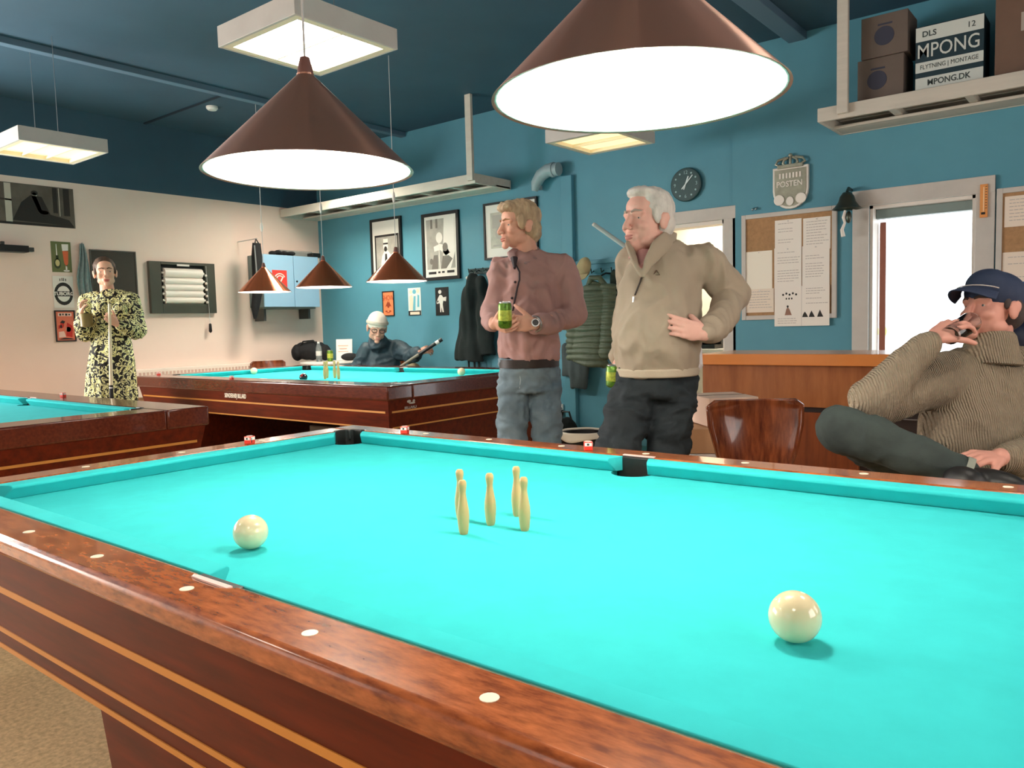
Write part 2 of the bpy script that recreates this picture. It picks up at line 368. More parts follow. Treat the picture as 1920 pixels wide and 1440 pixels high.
# ---------------------------------------------------------------- billiard tables
def cushion_prism(g, P, along, out, l0, l1, s0, s1):
    # P nose origin, along/out unit vectors in plan; nose runs l0..l1, the back of the cushion l0-s0 .. l1+s1
    prof = [(0.0, .832), (.001, .838), (.007, .8415), (.05, .8415), (.05, .8), (.026, .8)]
    n = len(prof); v = []
    for end, sh, base in ((0, -s0, l0), (1, s1, l1)):
        for d, z in prof:
            q = V(P) + V(along) * (base + sh * (d / .05)) + V(out) * d
            v.append((q.x, q.y, z))
    g.add(v, [tuple(range(n)), tuple(range(2 * n - 1, n - 1, -1))] + [(i, n + i, n + (i + 1) % n, (i + 1) % n) for i in range(n)])
def pool_table(label, cx, cy, L, W, R, legs, apron_z=(.70, .61, .562), sights=True, wood=None, ap=None, rb=.745):
    wood = wood or wood_rail; ap = ap or wood_apron
    a, b = L / 2, W / 2; A, B = a + R, b + R
    t = thing('billiard_table', label, 'table', (cx, cy, 0))
    P = lambda x, y, z: (cx + x, cy + y, z)
    # bed with bites for the six pockets
    e = .052; out = []
    def arc(px, py, a0, a1, r=.058, k=9):
        return [(px + r * cos(rad(a0 + (a1 - a0) * i / k)), py + r * sin(rad(a0 + (a1 - a0) * i / k))) for i in range(k + 1)]
    X, Y = a + e, b + e
    out += arc(-X + .03, -Y + .03, 118, -28) if False else []
    pts = []
    def corner(sx, sy):
        c = arc(sx * (a + .022), sy * (b + .022), 0, 359, .062, 24)
        return [p for p in c]
    bed = G().box(cx - a - .049, cx + a + .049, cy - b - .049, cy + b + .049, .765, .8)
    bed_o = bed.obj('bed_cloth', cloth, t, smooth=False)
    cut = G()
    for sx in (-1, 1):
        for sy in (-1, 1): cut.cyl(P(sx * (a + .022), sy * (b + .022), .70), P(sx * (a + .022), sy * (b + .022), .9), .064, n=28)
    for sy in (-1, 1): cut.cyl(P(0, sy * (b + .035), .70), P(0, sy * (b + .035), .9), .062, n=28)
    off = V((cx, cy, 0))
    me = bpy.data.meshes.new('cut'); me.from_pydata([V(p) - off for p in cut.v], [], cut.f)
    co = bpy.data.objects.new('cut', me); COL.objects.link(co); co.location = off
    md = bed_o.modifiers.new('b', 'BOOLEAN'); md.object = co; md.operation = 'DIFFERENCE'; md.solver = 'EXACT'
    bpy.context.view_layer.update()
    nm = bpy.data.meshes.new_from_object(bed_o.evaluated_get(bpy.context.evaluated_depsgraph_get()))
    bed_o.modifiers.clear(); bed_o.data = nm; bpy.data.objects.remove(co)
    # cushions
    m_, s_ = .066, .062
    for sy in (-1, 1):
        for sx in (-1, 1):
            g = G()
            cushion_prism(g, (cx, cy + sy * b, 0), (sx, 0, 0), (0, sy, 0), s_, a - m_, .022, .046)
            g.obj('cushion', cloth, t, bevel=.002)
    for sx in (-1, 1):
        g = G(); cushion_prism(g, (cx + sx * a, cy, 0), (0, 1, 0), (sx, 0, 0), -(b - m_), b - m_, .046, .046)
        g.obj('cushion', cloth, t, bevel=.002)
    # rails: long rails full length, short rails between them, with a bite for every pocket
    def rail_long(sy):
        inner = [(-A, b + .0505), (-a - .03, b + .0505), (-a - .015, b + .062), (-a + .02, b + .066), (-a + .035, b + .0505),
                 (-.055, b + .0505), (-.045, b + .085), (-.025, b + .098), (.025, b + .098), (.045, b + .085), (.055, b + .0505),
                 (a - .035, b + .0505), (a - .02, b + .066), (a + .015, b + .062), (a + .03, b + .0505), (A, b + .0505)]
        inner = [(-A, b + .0505), (-.055, b + .0505), (-.045, b + .062), (-.03, b + .07), (.03, b + .07), (.045, b + .062), (.055, b + .0505), (A, b + .0505)]
        poly = inner + [(A, B), (-A, B)]
        G().prism(poly, lambda u, v, q: P(u, sy * v, rb + q * (.843 - rb))).obj('rail', wood, t, bevel=.012, seg=3)
    rail_long(1); rail_long(-1)
    for sx in (-1, 1):
        G().box(cx + min(sx * (a + .0505), sx * A), cx + max(sx * (a + .0505), sx * A), cy - b - .05, cy + b + .05, rb, .843).obj('rail', wood, t, bevel=.010, seg=3)
    # pockets
    for sx in (-1, 1):
        for sy in (-1, 1):
            c = P(sx * (a + .022), sy * (b + .022), 0); ang = math.atan2(sy, sx)
            poly = [(-.022, .043), (.022, .043), (.043, .022), (.043, -.022), (.060, -.022), (.060, .03), (.03, .060), (-.022, .060)]
            po = G().prism(poly, lambda u, v, q: P(sx * (a + u), sy * (b + v), .72 + q * .1265)).obj('pocket', black_leather, t, smooth=False, bevel=.003)
            G().lathe([(.06, .715), (.05, .70), (0, .695)], (c[0], c[1], 0), 20).obj('pocket_bottom', black_leather, po)
            G().obox((c[0] + .0095 * cos(ang), c[1] + .0095 * sin(ang), .828), (.006, .006, .034)).obj('pocket_stud', steel, po)
    for sy in (-1, 1):
        po = G().box(cx - .058, cx + .058, cy + min(sy * (b + .047), sy * (b + .072)), cy + max(sy * (b + .047), sy * (b + .072)), .72, .8405).obj('pocket', black_leather, t, smooth=False, bevel=.003)
        G().lathe([(.056, .735), (.05, .76), (.045, .775), (.036, .776), (.03, .74), (0, .73)], (cx, cy + sy * (b + .035), 0), 20).obj('pocket_bottom', mat('worn_tan_leather', (150, 128, 72), .6, var=.3, vscale=40), po)
        G().box(cx - .05, cx + .05, cy + min(sy * (b + .064), sy * (b + .074)), cy + max(sy * (b + .064), sy * (b + .074)), .8407, .8440).obj('pocket_lip', mat('pinkish_white_trim', (236, 206, 198), .4), po)
    # sights
    if sights:
        e2 = .055 + (R - .05) * .5
        for k in range(1, 8):
            for sy in (-1, 1):
                G().lathe([(.0105, .8425), (.0105, .8437), (0, .8439)], P(-a + L * k / 8, sy * (b + e2), 0), 14).obj('sight', ivory, t)
        for k in range(1, 4):
            for sx in (-1, 1):
                G().lathe([(.0105, .8425), (.0105, .8437), (0, .8439)], P(sx * (a + e2), -b + W * k / 4, 0), 14).obj('sight', ivory, t)
    # tapering apron panels with brass lines
    z0, z1 = apron_z[-1], rb + .002; i0, i1 = .052, .016
    for sy in (-1, 1):
        poly = [(i1, z1), (i1 + .03, z1), (i0 + .03, z0), (i0, z0)]
        G().prism(poly, lambda u, v, q: P((2 * q - 1) * (A - u), sy * (B - u), v)).obj('apron', ap, t, smooth=False)
    for sx in (-1, 1):
        poly = [(i1, z1), (i1 + .03, z1), (i0 + .03, z0), (i0, z0)]
        G().prism(poly, lambda u, v, q: P(sx * (A - u), (2 * q - 1) * (B - u), v)).obj('apron', ap, t, smooth=False)
    for k, zz in enumerate(apron_z):
        ii = i1 + (i0 - i1) * (z1 - zz) / (z1 - z0); h = .0065 if k == 0 else .005
        for sy in (-1, 1): G().box(cx - A + ii + .03, cx + A - ii - .03, cy + sy * (B - ii + .001) - .002, cy + sy * (B - ii + .001) + .002, zz - h, zz + h).obj('inlay_line', gold, t, smooth=False)
        for sx in (-1, 1): G().box(cx + sx * (A - ii + .001) - .002, cx + sx * (A - ii + .001) + .002, cy - B + ii + .03, cy + B - ii - .03, zz - h, zz + h).obj('inlay_line', gold, t, smooth=False)
    G().box(cx - A + .09, cx + A - .09, cy - B + .09, cy + B - .09, .60, .764).obj('slate_frame', ap, t, smooth=False)
    for (lx, w_) in legs:
        g = G(); zt = z0 + .01; ya = B - .066; yb = B - .11
        v = [P(lx - w_ / 2, -ya, zt), P(lx + w_ / 2, -ya, zt), P(lx + w_ / 2, ya, zt), P(lx - w_ / 2, ya, zt),
             P(lx - w_ / 2 + .05, -yb, 0), P(lx + w_ / 2 - .05, -yb, 0), P(lx + w_ / 2 - .05, yb, 0), P(lx - w_ / 2 + .05, yb, 0)]
        g.add(v, [(0, 1, 2, 3), (7, 6, 5, 4), (0, 4, 5, 1), (1, 5, 6, 2), (2, 6, 7, 3), (3, 7, 4, 0)])
        g.obj('leg', ap, t, smooth=False, bevel=.006)
    return t
near_table = pool_table('nearest billiard table with bright turquoise cloth filling the foreground', 1.1835, .59, 2.367, 1.18, .158, ((0, .76),), (.712, .61, .566), rb=.802)
back_table = pool_table('large billiard table by the far corner under three copper pendants', -3.25, 3.78, 2.84, 1.42, .28, ((-1.02, .5), (1.36, .5)), (.665, .555), sights=False, wood=wood_dark_rail)
left_table = pool_table('billiard table cut off by the left frame edge with dark mahogany end', -3.2, .51, 2.84, 1.42, .28, ((-1.3, .5), (1.3, .5)), (.665, .555), sights=False, wood=wood_dark_rail)
R_plate = R_BACK
text('name_plate_lettering', 'SØNDERHØJ BILLARD', .050, mat('cream_lettering', (250, 238, 214), .5), back_table, R_BACK, (-3.36, 2.8085, .714), bold=.001, sx=.62)
lt = text('emblem_lettering', 'BILLARD', .03, mat('silver_lettering', (190, 188, 182), .4), back_table, M(((0, 0, 1), (1, 0, 0), (0, 1, 0))), (-1.577, 3.02, .684))
G().ell((-1.572, 3.0, .735), (.004, .026, .02)).ell((-1.572, 3.045, .74), (.004, .018, .026)).ell((-1.572, 3.03, .765), (.004, .012, .012)).ell((-1.572, 3.03, .712), (.004, .03, .006)).obj('emblem', MATS['silver_lettering'], back_table)

# ---------------------------------------------------------------- pendants
def pendant(x, y, zr, za, r, label, group, watts, adj=None, shade=None):
    t = thing('pendant_lamp', label, 'lamp', (x, y, zr), group)
    k = .022
    G().lathe([(r, zr), (k, za), (k, za + .004), (k - .003, za + .004), (k - .003, za - .002), (r - .004, zr + .001)], (x, y, 0), 72, closed=True).obj('lamp_shade', shade or copper, t, angle=30)
    G().lathe([(r - .006, zr + .002), (k + .004, za - .012), (k + .002, za - .014), (r - .009, zr + .002)], (x, y, 0), 48, closed=True).obj('shade_lining', lamp_white, t, angle=30)
    G().lathe([(0, za + .05), (.012, za + .045), (.02, za + .012), (.02, za - .05), (.0, za - .052)], (x, y, 0), 16).obj('lamp_holder', mat('mauve_holder', (120, 84, 78), .4), t)
    b = G().ell((x, y, za - .115), .038).cyl((x, y, za - .05), (x, y, za - .10), .016).obj('bulb', mat('bulb_glass', (255, 246, 230), .3, emit=30), t)
    l = bpy.data.lights.new('bulb_light', 'POINT'); l.energy = watts; l.color = (1, .95, .86); l.shadow_soft_size = .03
    lo = bpy.data.objects.new('bulb_light', l); COL.objects.link(lo); lo.location = V((0, 0, za - .175 - zr)); lo.parent = t
    c = G().cyl((x, y, za + .04), (x, y, CZ), .0028, n=8).obj('cord', cord_m, t)
    if adj:
        G().lathe([(0, adj + .045), (.008, adj + .04), (.014, adj), (.008, adj - .04), (0, adj - .045)], (x, y, 0), 12).obj('cord_adjuster', white_plastic, t)
    return t
pendant(1.565, .59, 1.626, 1.872, .265, 'large copper cone pendant nearest the camera, cut by the top edge', 'pendants over the near table', BULB_W)
pendant(.61, .59, 1.626, 1.868, .265, 'large copper cone pendant over the far end of the near table', 'pendants over the near table', BULB_W)
for x, lb in ((-4.32, 'leftmost of the three small copper pendants over the back table'), (-3.415, 'middle of the three small copper pendants over the back table'), (-2.475, 'rightmost of the three small copper pendants over the back table')):
    pendant(x, 3.78, 1.6, 1.835, .252, lb, 'pendants over the back table', BULB_W * 0.9, adj={-4.32: 2.22, -3.415: 2.30, -2.475: 2.28}[x], shade=copper_bright)

# ---------------------------------------------------------------- things on the near table
ball_m = mat('cream_ball', (236, 217, 176), .12, coat=.6, var=.02, vscale=30)
pin_m = mat('pale_pin_wood', (208, 170, 114), .42, var=.06, vscale=20, stretch=(1, 1, .2))
def ball(x, y, r, z, label, group, m=ball_m):
    o = G().ell((0, 0, 0), r, n=36, m=24).obj('billiard_ball', m); o.location = (x, y, z + r)
    return tag(o, label, 'ball', group)
ball(.940, .157, .0335, .8, 'cream billiard ball left on the near table, close to the near side pocket', 'balls on the near table')
ball(1.9435, .3093, .0335, .8, 'cream billiard ball on the right half of the near table', 'balls on the near table')
def pin_mesh(h=.112):
    p = [(.0078, 0), (.0098, .006), (.0115, .022), (.0124, .036), (.0118, .05), (.0094, .064), (.0072, .078), (.0066, .086), (.0076, .094), (.0086, .101), (.0082, .107), (.0058, .111), (0, .112)]
    return [(r, z * h / .112) for r, z in p]
pin0 = None
pc = (1.2175, .5535)
for dx, dy, lb in ((0, 0, 'wooden skittle pin in the middle of the five on the near table'), (0, -.0855, 'wooden skittle pin at front left of the five, nearest the camera'),
                   (-.0855, 0, 'wooden skittle pin at back left, partly behind another pin'), (0, .0915, 'wooden skittle pin at back right, farthest of the five'),
                   (.0885, .004, 'wooden skittle pin at front right of the five')):
    if pin0 is None: o = pin0 = G().lathe(pin_mesh(), n=24).obj('skittle_pin', pin_m)
    else: o = pin0.copy(); COL.objects.link(o)
    o.location = (pc[0] + dx, pc[1] + dy, .8); tag(o, lb, 'pin', 'skittle pins on the near table')
red_paper = mat('red_chalk_wrapper', (226, 58, 40), .55); white_paper = mat('white_paper', (240, 234, 226), .7)
chalk0 = None
def chalk(x, y, rz, label, s=.026):
    global chalk0
    if chalk0 is None:
        t = thing('chalk_cube', label, 'chalk', (0, 0, 0), 'chalk cubes on the rails')
        h = s / 2
        G().box(-h, h, -h, h, 0, s).obj('wrapper', red_paper, t, smooth=False, bevel=.002)
        G().box(-h * .82, h * .82, -h - .0006, -h + .001, s * .52, s * .9).box(h - .001, h + .0006, -h * .82, h * .82, s * .52, s * .9).obj('paper_label', white_paper, t, smooth=False)
        G().box(-h * .3, h * .2, -h - .0009, -h + .001, s * .60, s * .82).box(h - .001, h + .0009, -h * .7, -h * .45, s * .15, s * .82).obj('label_print', mat('dark_print', (40, 34, 34), .6), t, smooth=False)
        G().lathe([(h * .95, s - .0005), (h * .7, s + .0012), (h * .3, s - .0004), (0, s - .001)], n=16).obj('chalk_top', mat('pale_pink_chalk', (240, 196, 186), .9), t)
        chalk0 = t
    else: t = copy_tree(chalk0)
    t.location = (x, y, .8432); t.rotation_euler = (0, 0, rz); t['label'] = label
chalk(-.075, .815, .35, 'red chalk cube on the left short rail of the near table')
chalk(.226, 1.252, .5, 'red chalk cube on the far rail near the black corner pocket')
chalk(1.004, 1.262, .62, 'red chalk cube on the far rail in front of the standing men')
chalk(-4.90, 2.98, .3, 'red chalk cube on the far left end of the back table')
chalk(-3.48, 2.86, .2, 'red chalk cube on the near rail of the back table')
chalk(-3.04, 1.40, .3, 'red chalk cube on the rail of the left table')
ball(-4.60, 3.80, .034, .8, 'cream ball at the far left of the back table', 'balls on the back table')
ball(-2.25, 4.28, .034, .8, 'cream ball on the back table beside the man in pink', 'balls on the back table')
bb = ball(-3.14, 3.31, .034, .8, 'black ball with a small red spot on the back table', 'balls on the back table', mat('black_ball', (14, 12, 22), .1, coat=.6))
sp = G().ell((0, 0, 0), .011).obj('spot', mat('red_spot', (190, 40, 40), .3), bb); sp.location = (.012, -.024, .018); sp.scale = (1, 1, 1)
for x, y, lb in ((-3.30, 3.68, 'leftmost wooden skittle pin on the back table'), (-3.19, 3.57, 'skittle pin just right of the leftmost one on the back table'),
                 (-3.22, 3.70, 'skittle pin second from the right on the back table'), (-3.07, 3.62, 'rightmost wooden skittle pin on the back table')):
    o = pin0.copy(); COL.objects.link(o); o.location = (x, y, .8); o.scale = (1.25, 1.25, 1.35); tag(o, lb, 'pin', 'skittle pins on the back table')

# ---------------------------------------------------------------- wall mapping
class Wall:
    def __init__(s, k): s.k = k; s.base = {'B': 5.6, 'C': 5.575, 'L': -5.8}[k]; s.R = R_LEFT if k == 'L' else R_BACK
    def p(s, u, v, d): return (s.base + d, u, v) if s.k == 'L' else (u, s.base - d, v)
    def u(s, q): return q[1] if s.k == 'L' else q[0]
    def box(s, g, u0, u1, v0, v1, d0, d1):
        a, b = s.p(u0, v0, d0), s.p(u1, v1, d1)
        return g.box(min(a[0], b[0]), max(a[0], b[0]), min(a[1], b[1]), max(a[1], b[1]), v0, v1)
    def flat(s, g, poly, d0, d1): return g.prism(poly, lambda u, v, q: s.p(u, v, d0 + (d1 - d0) * q))
    def disc(s, g, c, ru, rv, d0, d1, n=24): return s.flat(g, [(c[0] + ru * cos(2 * pi * i / n), c[1] + rv * sin(2 * pi * i / n)) for i in range(n)], d0, d1)
    def text(s, name, body, size, m_, par, u, v, d, **k): return text(name, body, size, m_, par, s.R, s.p(u, v, d), **k)
WB, WC, WL = Wall('B'), Wall('C'), Wall('L')
black_frame = mat('black_frame', (22, 22, 22), .4)
def picture(name, label, cat, W, tl, br, fw, fm, bg, dep=.02, group=None):
    u0, u1, v0, v1 = W.u(tl), W.u(br), br[2], tl[2]
    t = thing(name, label, cat, W.p((u0 + u1) / 2, (v0 + v1) / 2, 0), group)
    if fw:
        W.box(G(), u0, u0 + fw, v0, v1, .001, dep).obj('frame_bar', fm, t, smooth=False, bevel=.002)
        W.box(G(), u1 - fw, u1, v0, v1, .001, dep).obj('frame_bar', fm, t, smooth=False, bevel=.002)
        W.box(G(), u0 + fw, u1 - fw, v0, v0 + fw, .001, dep).obj('frame_bar', fm, t, smooth=False, bevel=.002)
        W.box(G(), u0 + fw, u1 - fw, v1 - fw, v1, .001, dep).obj('frame_bar', fm, t, smooth=False, bevel=.002)
    W.box(G(), u0 + fw, u1 - fw, v0 + fw, v1 - fw, .001, dep * .55 if fw else .004).obj('sheet', bg, t, smooth=False)
    t['uv'] = (u0 + fw, u1 - fw, v0 + fw, v1 - fw)
    return t, dep * .55 if fw else .004
def art(t, W, d, name, m_, *shapes):       # flat print: shapes in 0..1 sheet coordinates; ('p', points) or ('e', cx, cy, rx, ry)
    u0, u1, v0, v1 = t['uv']; g = G(); f = lambda a, b: (u0 + (u1 - u0) * a, v0 + (v1 - v0) * b)
    for sh in shapes:
        if sh[0] == 'e':
            c = f(sh[1], sh[2]); W.disc(g, c, (u1 - u0) * sh[3], (v1 - v0) * sh[4], d, d + .0008)
        else: W.flat(g, [f(*q) for q in sh[1]], d, d + .0008)
    return g.obj(name, m_, t, smooth=False)
def pmat(name, c): return mat('print_' + name, c, .6)
P_dark, P_mid, P_lite, P_white = pmat('dark', (34, 32, 30)), pmat('mid', (112, 106, 100)), pmat('light', (176, 170, 162)), pmat('white', (232, 226, 218))
P_black = pmat('black', (16, 16, 16))

# ---------------------------------------------------------------- left wall
def rect(x0, y0, x1, y1): return ('p', [(x0, y0), (x1, y0), (x1, y1), (x0, y1)])
t, d = picture('wide_photo_print', 'wide sepia photo print of men at a billiard table, cut off at upper left', 'picture', WL, (-5.8, 1.35, 2.64), (-5.79, 2.702, 2.264), 0, None, mat('sepia_print', (92, 84, 74), .5, var=.25, vscale=5))
art(t, WL, d, 'print_shade', pmat('sepia_dark', (38, 34, 30)), ('p', [(.60, .1), (.99, .05), (.96, .2), (.84, .30), (.79, .72), (.72, .74), (.66, .55)]), rect(.0, .0, .99, .06), rect(.86, .35, .89, .98), rect(.93, .3, .97, .98), ('e', .745, .80, .022, .06))
art(t, WL, d, 'print_light', pmat('sepia_light', (196, 188, 172)), ('p', [(.725, .72), (.755, .72), (.79, .36), (.765, .34)]), ('e', .745, .76, .016, .055), ('e', .80, .34, .03, .05), rect(.56, .05, .60, .98), ('p', [(.36, .05), (.42, .45), (.50, .62), (.52, .5), (.46, .2)]), rect(.90, .28, .905, .98))
art(t, WL, d, 'print_mid', pmat('sepia_mid', (64, 56, 48)), ('p', [(.0, .66), (.6, .56), (.6, .60), (.0, .72)]), ('e', .42, .5, .05, .12), ('e', .50, .34, .03, .1))
t = thing('wall_cue_shelf', 'narrow black wall shelf at the left frame edge', 'shelf', (-5.8, 2.0, 2.05))
a = (-5.74, 2.238, 2.032)
G().box(-5.8, -5.68, 1.3, a[1], a[2] - .03, a[2] + .03).obj('shelf_board', black_plastic, t, smooth=False, bevel=.004)
G().box(-5.75, -5.70, a[1] - .03, a[1] + .05, a[2] - .02, a[2] + .018).box(-5.74, -5.70, a[1] - .22, a[1] - .19, a[2] + .03, a[2] + .06).obj('clip', mat('dark_grey_metal', (60, 62, 60), .4), t, smooth=False, bevel=.003)
t, d = picture('beer_poster', 'olive green poster of a bottle and a full beer glass on the left wall', 'poster', WL, (-5.795, 2.468, 2.129), (-5.795, 2.645, 1.84), 0, None, pmat('olive', (104, 110, 66)))
art(t, WL, d, 'print_foam', P_white, ('p', [(.56, .70), (.86, .72), (.88, .93), (.54, .92)]))
art(t, WL, d, 'print_foot', P_white, ('e', .72, .05, .16, .03), ('e', .72, .14, .04, .1))
art(t, WL, d, 'print_neck', P_white, ('p', [(.24, .5), (.30, .5), (.28, .92), (.25, .92)]))
art(t, WL, d, 'print_beer', pmat('amber', (214, 104, 62)), ('p', [(.56, .70), (.86, .70), (.82, .30), (.72, .18), (.62, .30)]))
art(t, WL, d, 'print_bottle', pmat('dark_green', (50, 60, 34)), ('e', .28, .28, .17, .17), rect(.21, .4, .35, .55))
art(t, WL, d + .0009, 'print_label', pmat('tan', (206, 188, 130)), ('e', .28, .30, .11, .11))
t, d = picture('brewery_sign', 'white enamel sign with a black ring and brewery lettering between two posters', 'sign', WL, (-5.795, 2.463, 1.803), (-5.795, 2.645, 1.501), 0, None, P_white)
art(t, WL, d, 'print_ring', P_dark, ('e', .5, .44, .46, .36), rect(.34, .84, .38, .92), rect(.44, .84, .48, .94), rect(.52, .84, .56, .94), rect(.62, .84, .66, .92))
art(t, WL, d + .0009, 'print_disc', P_white, ('e', .5, .44, .33, .25))
art(t, WL, d + .0018, 'print_band', P_dark, rect(.13, .36, .87, .52))
u0, u1, v0, v1 = t['uv']
WL.text('lettering', 'TUBORG', .046, P_white, t, (u0 + u1) / 2, v0 + .44 * (v1 - v0), d + .0028, bold=.0015, sx=.98)
t, d = picture('red_poster', 'red and pink poster in a thin black frame, lowest of three on the left wall', 'poster', WL, (-5.795, 2.456, 1.476), (-5.795, 2.641, 1.176), .012, black_frame, pmat('salmon', (226, 120, 92)), .014)
art(t, WL, d, 'print_red', pmat('red', (196, 44, 34)), ('p', [(.5, .15), (.86, .1), (.9, .5), (.6, .62)]), ('e', .32, .55, .1, .12), ('p', [(.1, .4), (.3, .45), (.3, .55), (.12, .52)]))
art(t, WL, d, 'print_pale', pmat('pale_pink', (246, 206, 190)), ('p', [(.1, .1), (.5, .12), (.4, .32), (.12, .3)]), ('e', .66, .38, .14, .09), rect(.12, .84, .88, .95))
art(t, WL, d + .0009, 'print_dark', P_dark, ('p', [(.2, .62), (.34, .7), (.5, .66), (.42, .58)]), ('e', .25, .48, .05, .06), rect(.2, .86, .3, .93), rect(.36, .87, .44, .93), rect(.52, .86, .64, .93), rect(.7, .87, .8, .92), ('p', [(.05, .03), (.95, .03), (.8, .07), (.4, .09), (.2, .06)]))
# towel on a hook
t = thing('hanging_towel', 'grey blue towel hanging on the left wall behind the woman', 'towel', (-5.8, 3.0, 1.9))
a, b = (-5.76, 2.734, 2.118), (-5.76, 2.746, 1.609)
def tw(u, v):
    s_ = .015 + .05 * min(1, v * 1.6) ** .7
    return (-5.765 + .014 * sin(u * 17 + v * 3) * (1 - .3 * v), a[1] + (b[1] - a[1]) * v + (u - .5) * 2 * s_ + .008 * sin(v * 7), a[2] + (b[2] - a[2]) * v - .05 * u * v)
G().grid(tw, 26, 16).obj('cloth', mat('grey_blue_terry', (124, 142, 142), .95, var=.12, vscale=40), t, solid=.008)
G().cyl((-5.8, a[1], a[2] - .01), (-5.75, a[1], a[2] + .005), .006).obj('hook', steel, t)
t, d = picture('chalkboard', 'tall plain black board on the wall behind the woman', 'board', WL, (-5.78, 2.814, 2.073), (-5.78, 3.27, 1.353), .012, mat('grey_frame', (86, 82, 76), .5), mat('chalkboard_black', (64, 60, 54), .8, var=.12, vscale=2), .018)
# scoreboard with white rollers
tl, br = (-5.75, 3.383, 1.984), (-5.75, 4.123, 1.441)
U0, U1, V0, V1 = tl[1], br[1], br[2], tl[2]
t = thing('scoreboard', 'dark green scoreboard with five white rollers on the left wall', 'scoreboard', (-5.8, (U0 + U1) / 2, (V0 + V1) / 2))
gm = mat('dark_olive_paint', (66, 68, 58), .45, var=.06, vscale=5)
iu0, iu1, iv0, iv1 = U0 + .125, U1 - .12, V0 + .10, V1 - .03
for q in ((U0, iu0, V0, V1), (iu1, U1, V0, V1), (iu0, iu1, V0, iv0), (iu0, iu1, iv1, V1)):
    WL.box(G(), *q, .002, .05).obj('frame_board', gm, t, smooth=False, bevel=.003)
WL.box(G(), iu0, iu1, iv0, iv1, .002, .01).obj('back_board', black_plastic, t, smooth=False)
rl = mat('white_roller', (244, 234, 224), .4); H = iv1 - iv0
for k in range(5):
    zc = iv1 - .03 - H * .165 * (k + .62) - (.03 if k else .012); rr = .050 if k == 0 else .0345
    ro = G().cyl((-5.762 if k else -5.768, iu0 + .03, zc), (-5.762 if k else -5.768, iu1 - .035, zc), rr, n=20).obj('roller', rl, t)
    G().cyl((-5.762, iu0 + .006, zc), (-5.762, iu0 + .03, zc), .012, n=10).cyl((-5.762, iu1 - .035, zc), (-5.762, iu1 - .006, zc), .012, n=10).obj('roller_axle', rl, ro)
    G().ell((-5.742, iu1 + .004, zc - .02), .014).obj('knob', rl, t)
WL.box(G(), (iu0 + iu1) / 2 - .07, (iu0 + iu1) / 2 + .07, iv1 - .012, iv1 + .008, .048, .053).obj('title_plate', P_white, t, smooth=False)
cx_ = iu1 + .012
G().cyl((-5.742, cx_, iv1), (-5.742, cx_ + .012, V0 - .11), .0025, n=6).obj('pull_cord', cord_m, t)
G().lathe([(0, 0), (.014, -.01), (.018, -.09), (.008, -.105), (0, -.108)], (-5.742, cx_ + .012, V0 - .11), 12).obj('pull_weight', black_plastic, t)
# cue bag and light blue cabinet
tl, br = (-5.5, 4.573, 2.099), (-5.5, 5.342, 1.502)
U0, U1, V0, V1 = tl[1], br[1], br[2], tl[2]
t = thing('wall_cabinet', 'light blue two door wall cabinet with a red sticker in the far corner', 'cabinet', (-5.65, (U0 + U1) / 2, V0))
cb = mat('light_blue_cabinet', (150, 188, 216), .4, var=.02, vscale=3)
um = U0 + (U1 - U0) * .535
G().box(-5.798, -5.522, U0, U1, V0, V1).obj('carcass', mat('grey_cabinet_side', (112, 128, 128), .5), t, smooth=False, bevel=.003)  # light blue cabinet, its side greyed to paint in the shade
G().box(-5.52, -5.50, U0, um - .003, V0, V1).obj('door', cb, t, smooth=False, bevel=.003)
dr = G().box(-5.52, -5.50, um + .003, U1, V0, V1).obj('door', cb, t, smooth=False, bevel=.003)
G().cyl((-5.50, um + .04, (V0 + V1) / 2), (-5.495, um + .04, (V0 + V1) / 2), .012, n=12).obj('keyhole', black_plastic, dr)
a, b = (-5.499, 4.688, 1.924), (-5.499, 4.886, 1.715)
st = G().box(-5.4995, -5.4975, a[1], b[1], b[2], a[2]).obj('sticker', mat('red_sticker', (226, 62, 52), .5), t, smooth=False)
g = G(); c = ((a[1] + b[1]) / 2, (a[2] + b[2]) / 2); s_ = (b[1] - a[1]) / 2
for k, rr in enumerate((.75, .5)):
    g.sweep([(-5.4965, c[0] + s_ * rr * cos(rad(q)), c[1] - .1 * s_ + s_ * rr * sin(rad(q))) for q in range(30, 151, 20)], s_ * .07, 6)
g.sweep([(-5.4965, c[0] - s_ * .3, c[1] - .1 * s_), (-5.4965, c[0] - .05 * s_, c[1] - .45 * s_), (-5.4965, c[0] + .45 * s_, c[1] + .3 * s_)], s_ * .09, 6)
g.obj('sticker_mark', P_white, st)
G().box(-5.79, -5.56, U0 + .02, U1 - .02, V0 - .02, V0 - .002).obj('mounting_rail', mat('grey_green_shelf', (120, 124, 112), .6), t, smooth=False)
G().box(-5.79, -5.60, U0 + .05, U0 + .08, V0 - .16, V0 - .02).obj('bracket', mat('dark_grey_metal', (60, 62, 60), .4), t, smooth=False, bevel=.004)
G().box(-5.79, -5.60, U1 - .1, U1 - .07, V0 - .14, V0 - .02).obj('bracket', mat('dark_grey_metal', (60, 62, 60), .4), t, smooth=False, bevel=.004)
top = V1
def on_cab(name, label, cat, u, g, m_):
    o = g.obj(name, m_); return tag(o, label, cat)
um1 = (-5.6, 4.915, 2.131)[1]; um2 = (-5.6, 5.366, 2.13)[1]; um3 = (-5.68, 5.2, 2.159)[1]
g = G(); [g.ell((-5.6 + .03 * sin(k * 2), um1 - .14 + .055 * k, top + .028 + .008 * (k % 2)), (.05, .045, .026)) for k in range(6)]
tag(blob('folded_gloves', g, .008, 4, mat('black_fabric', (24, 24, 26), .85, var=.2, vscale=30)), 'bundle of black fabric lying on the light blue cabinet', 'gloves')
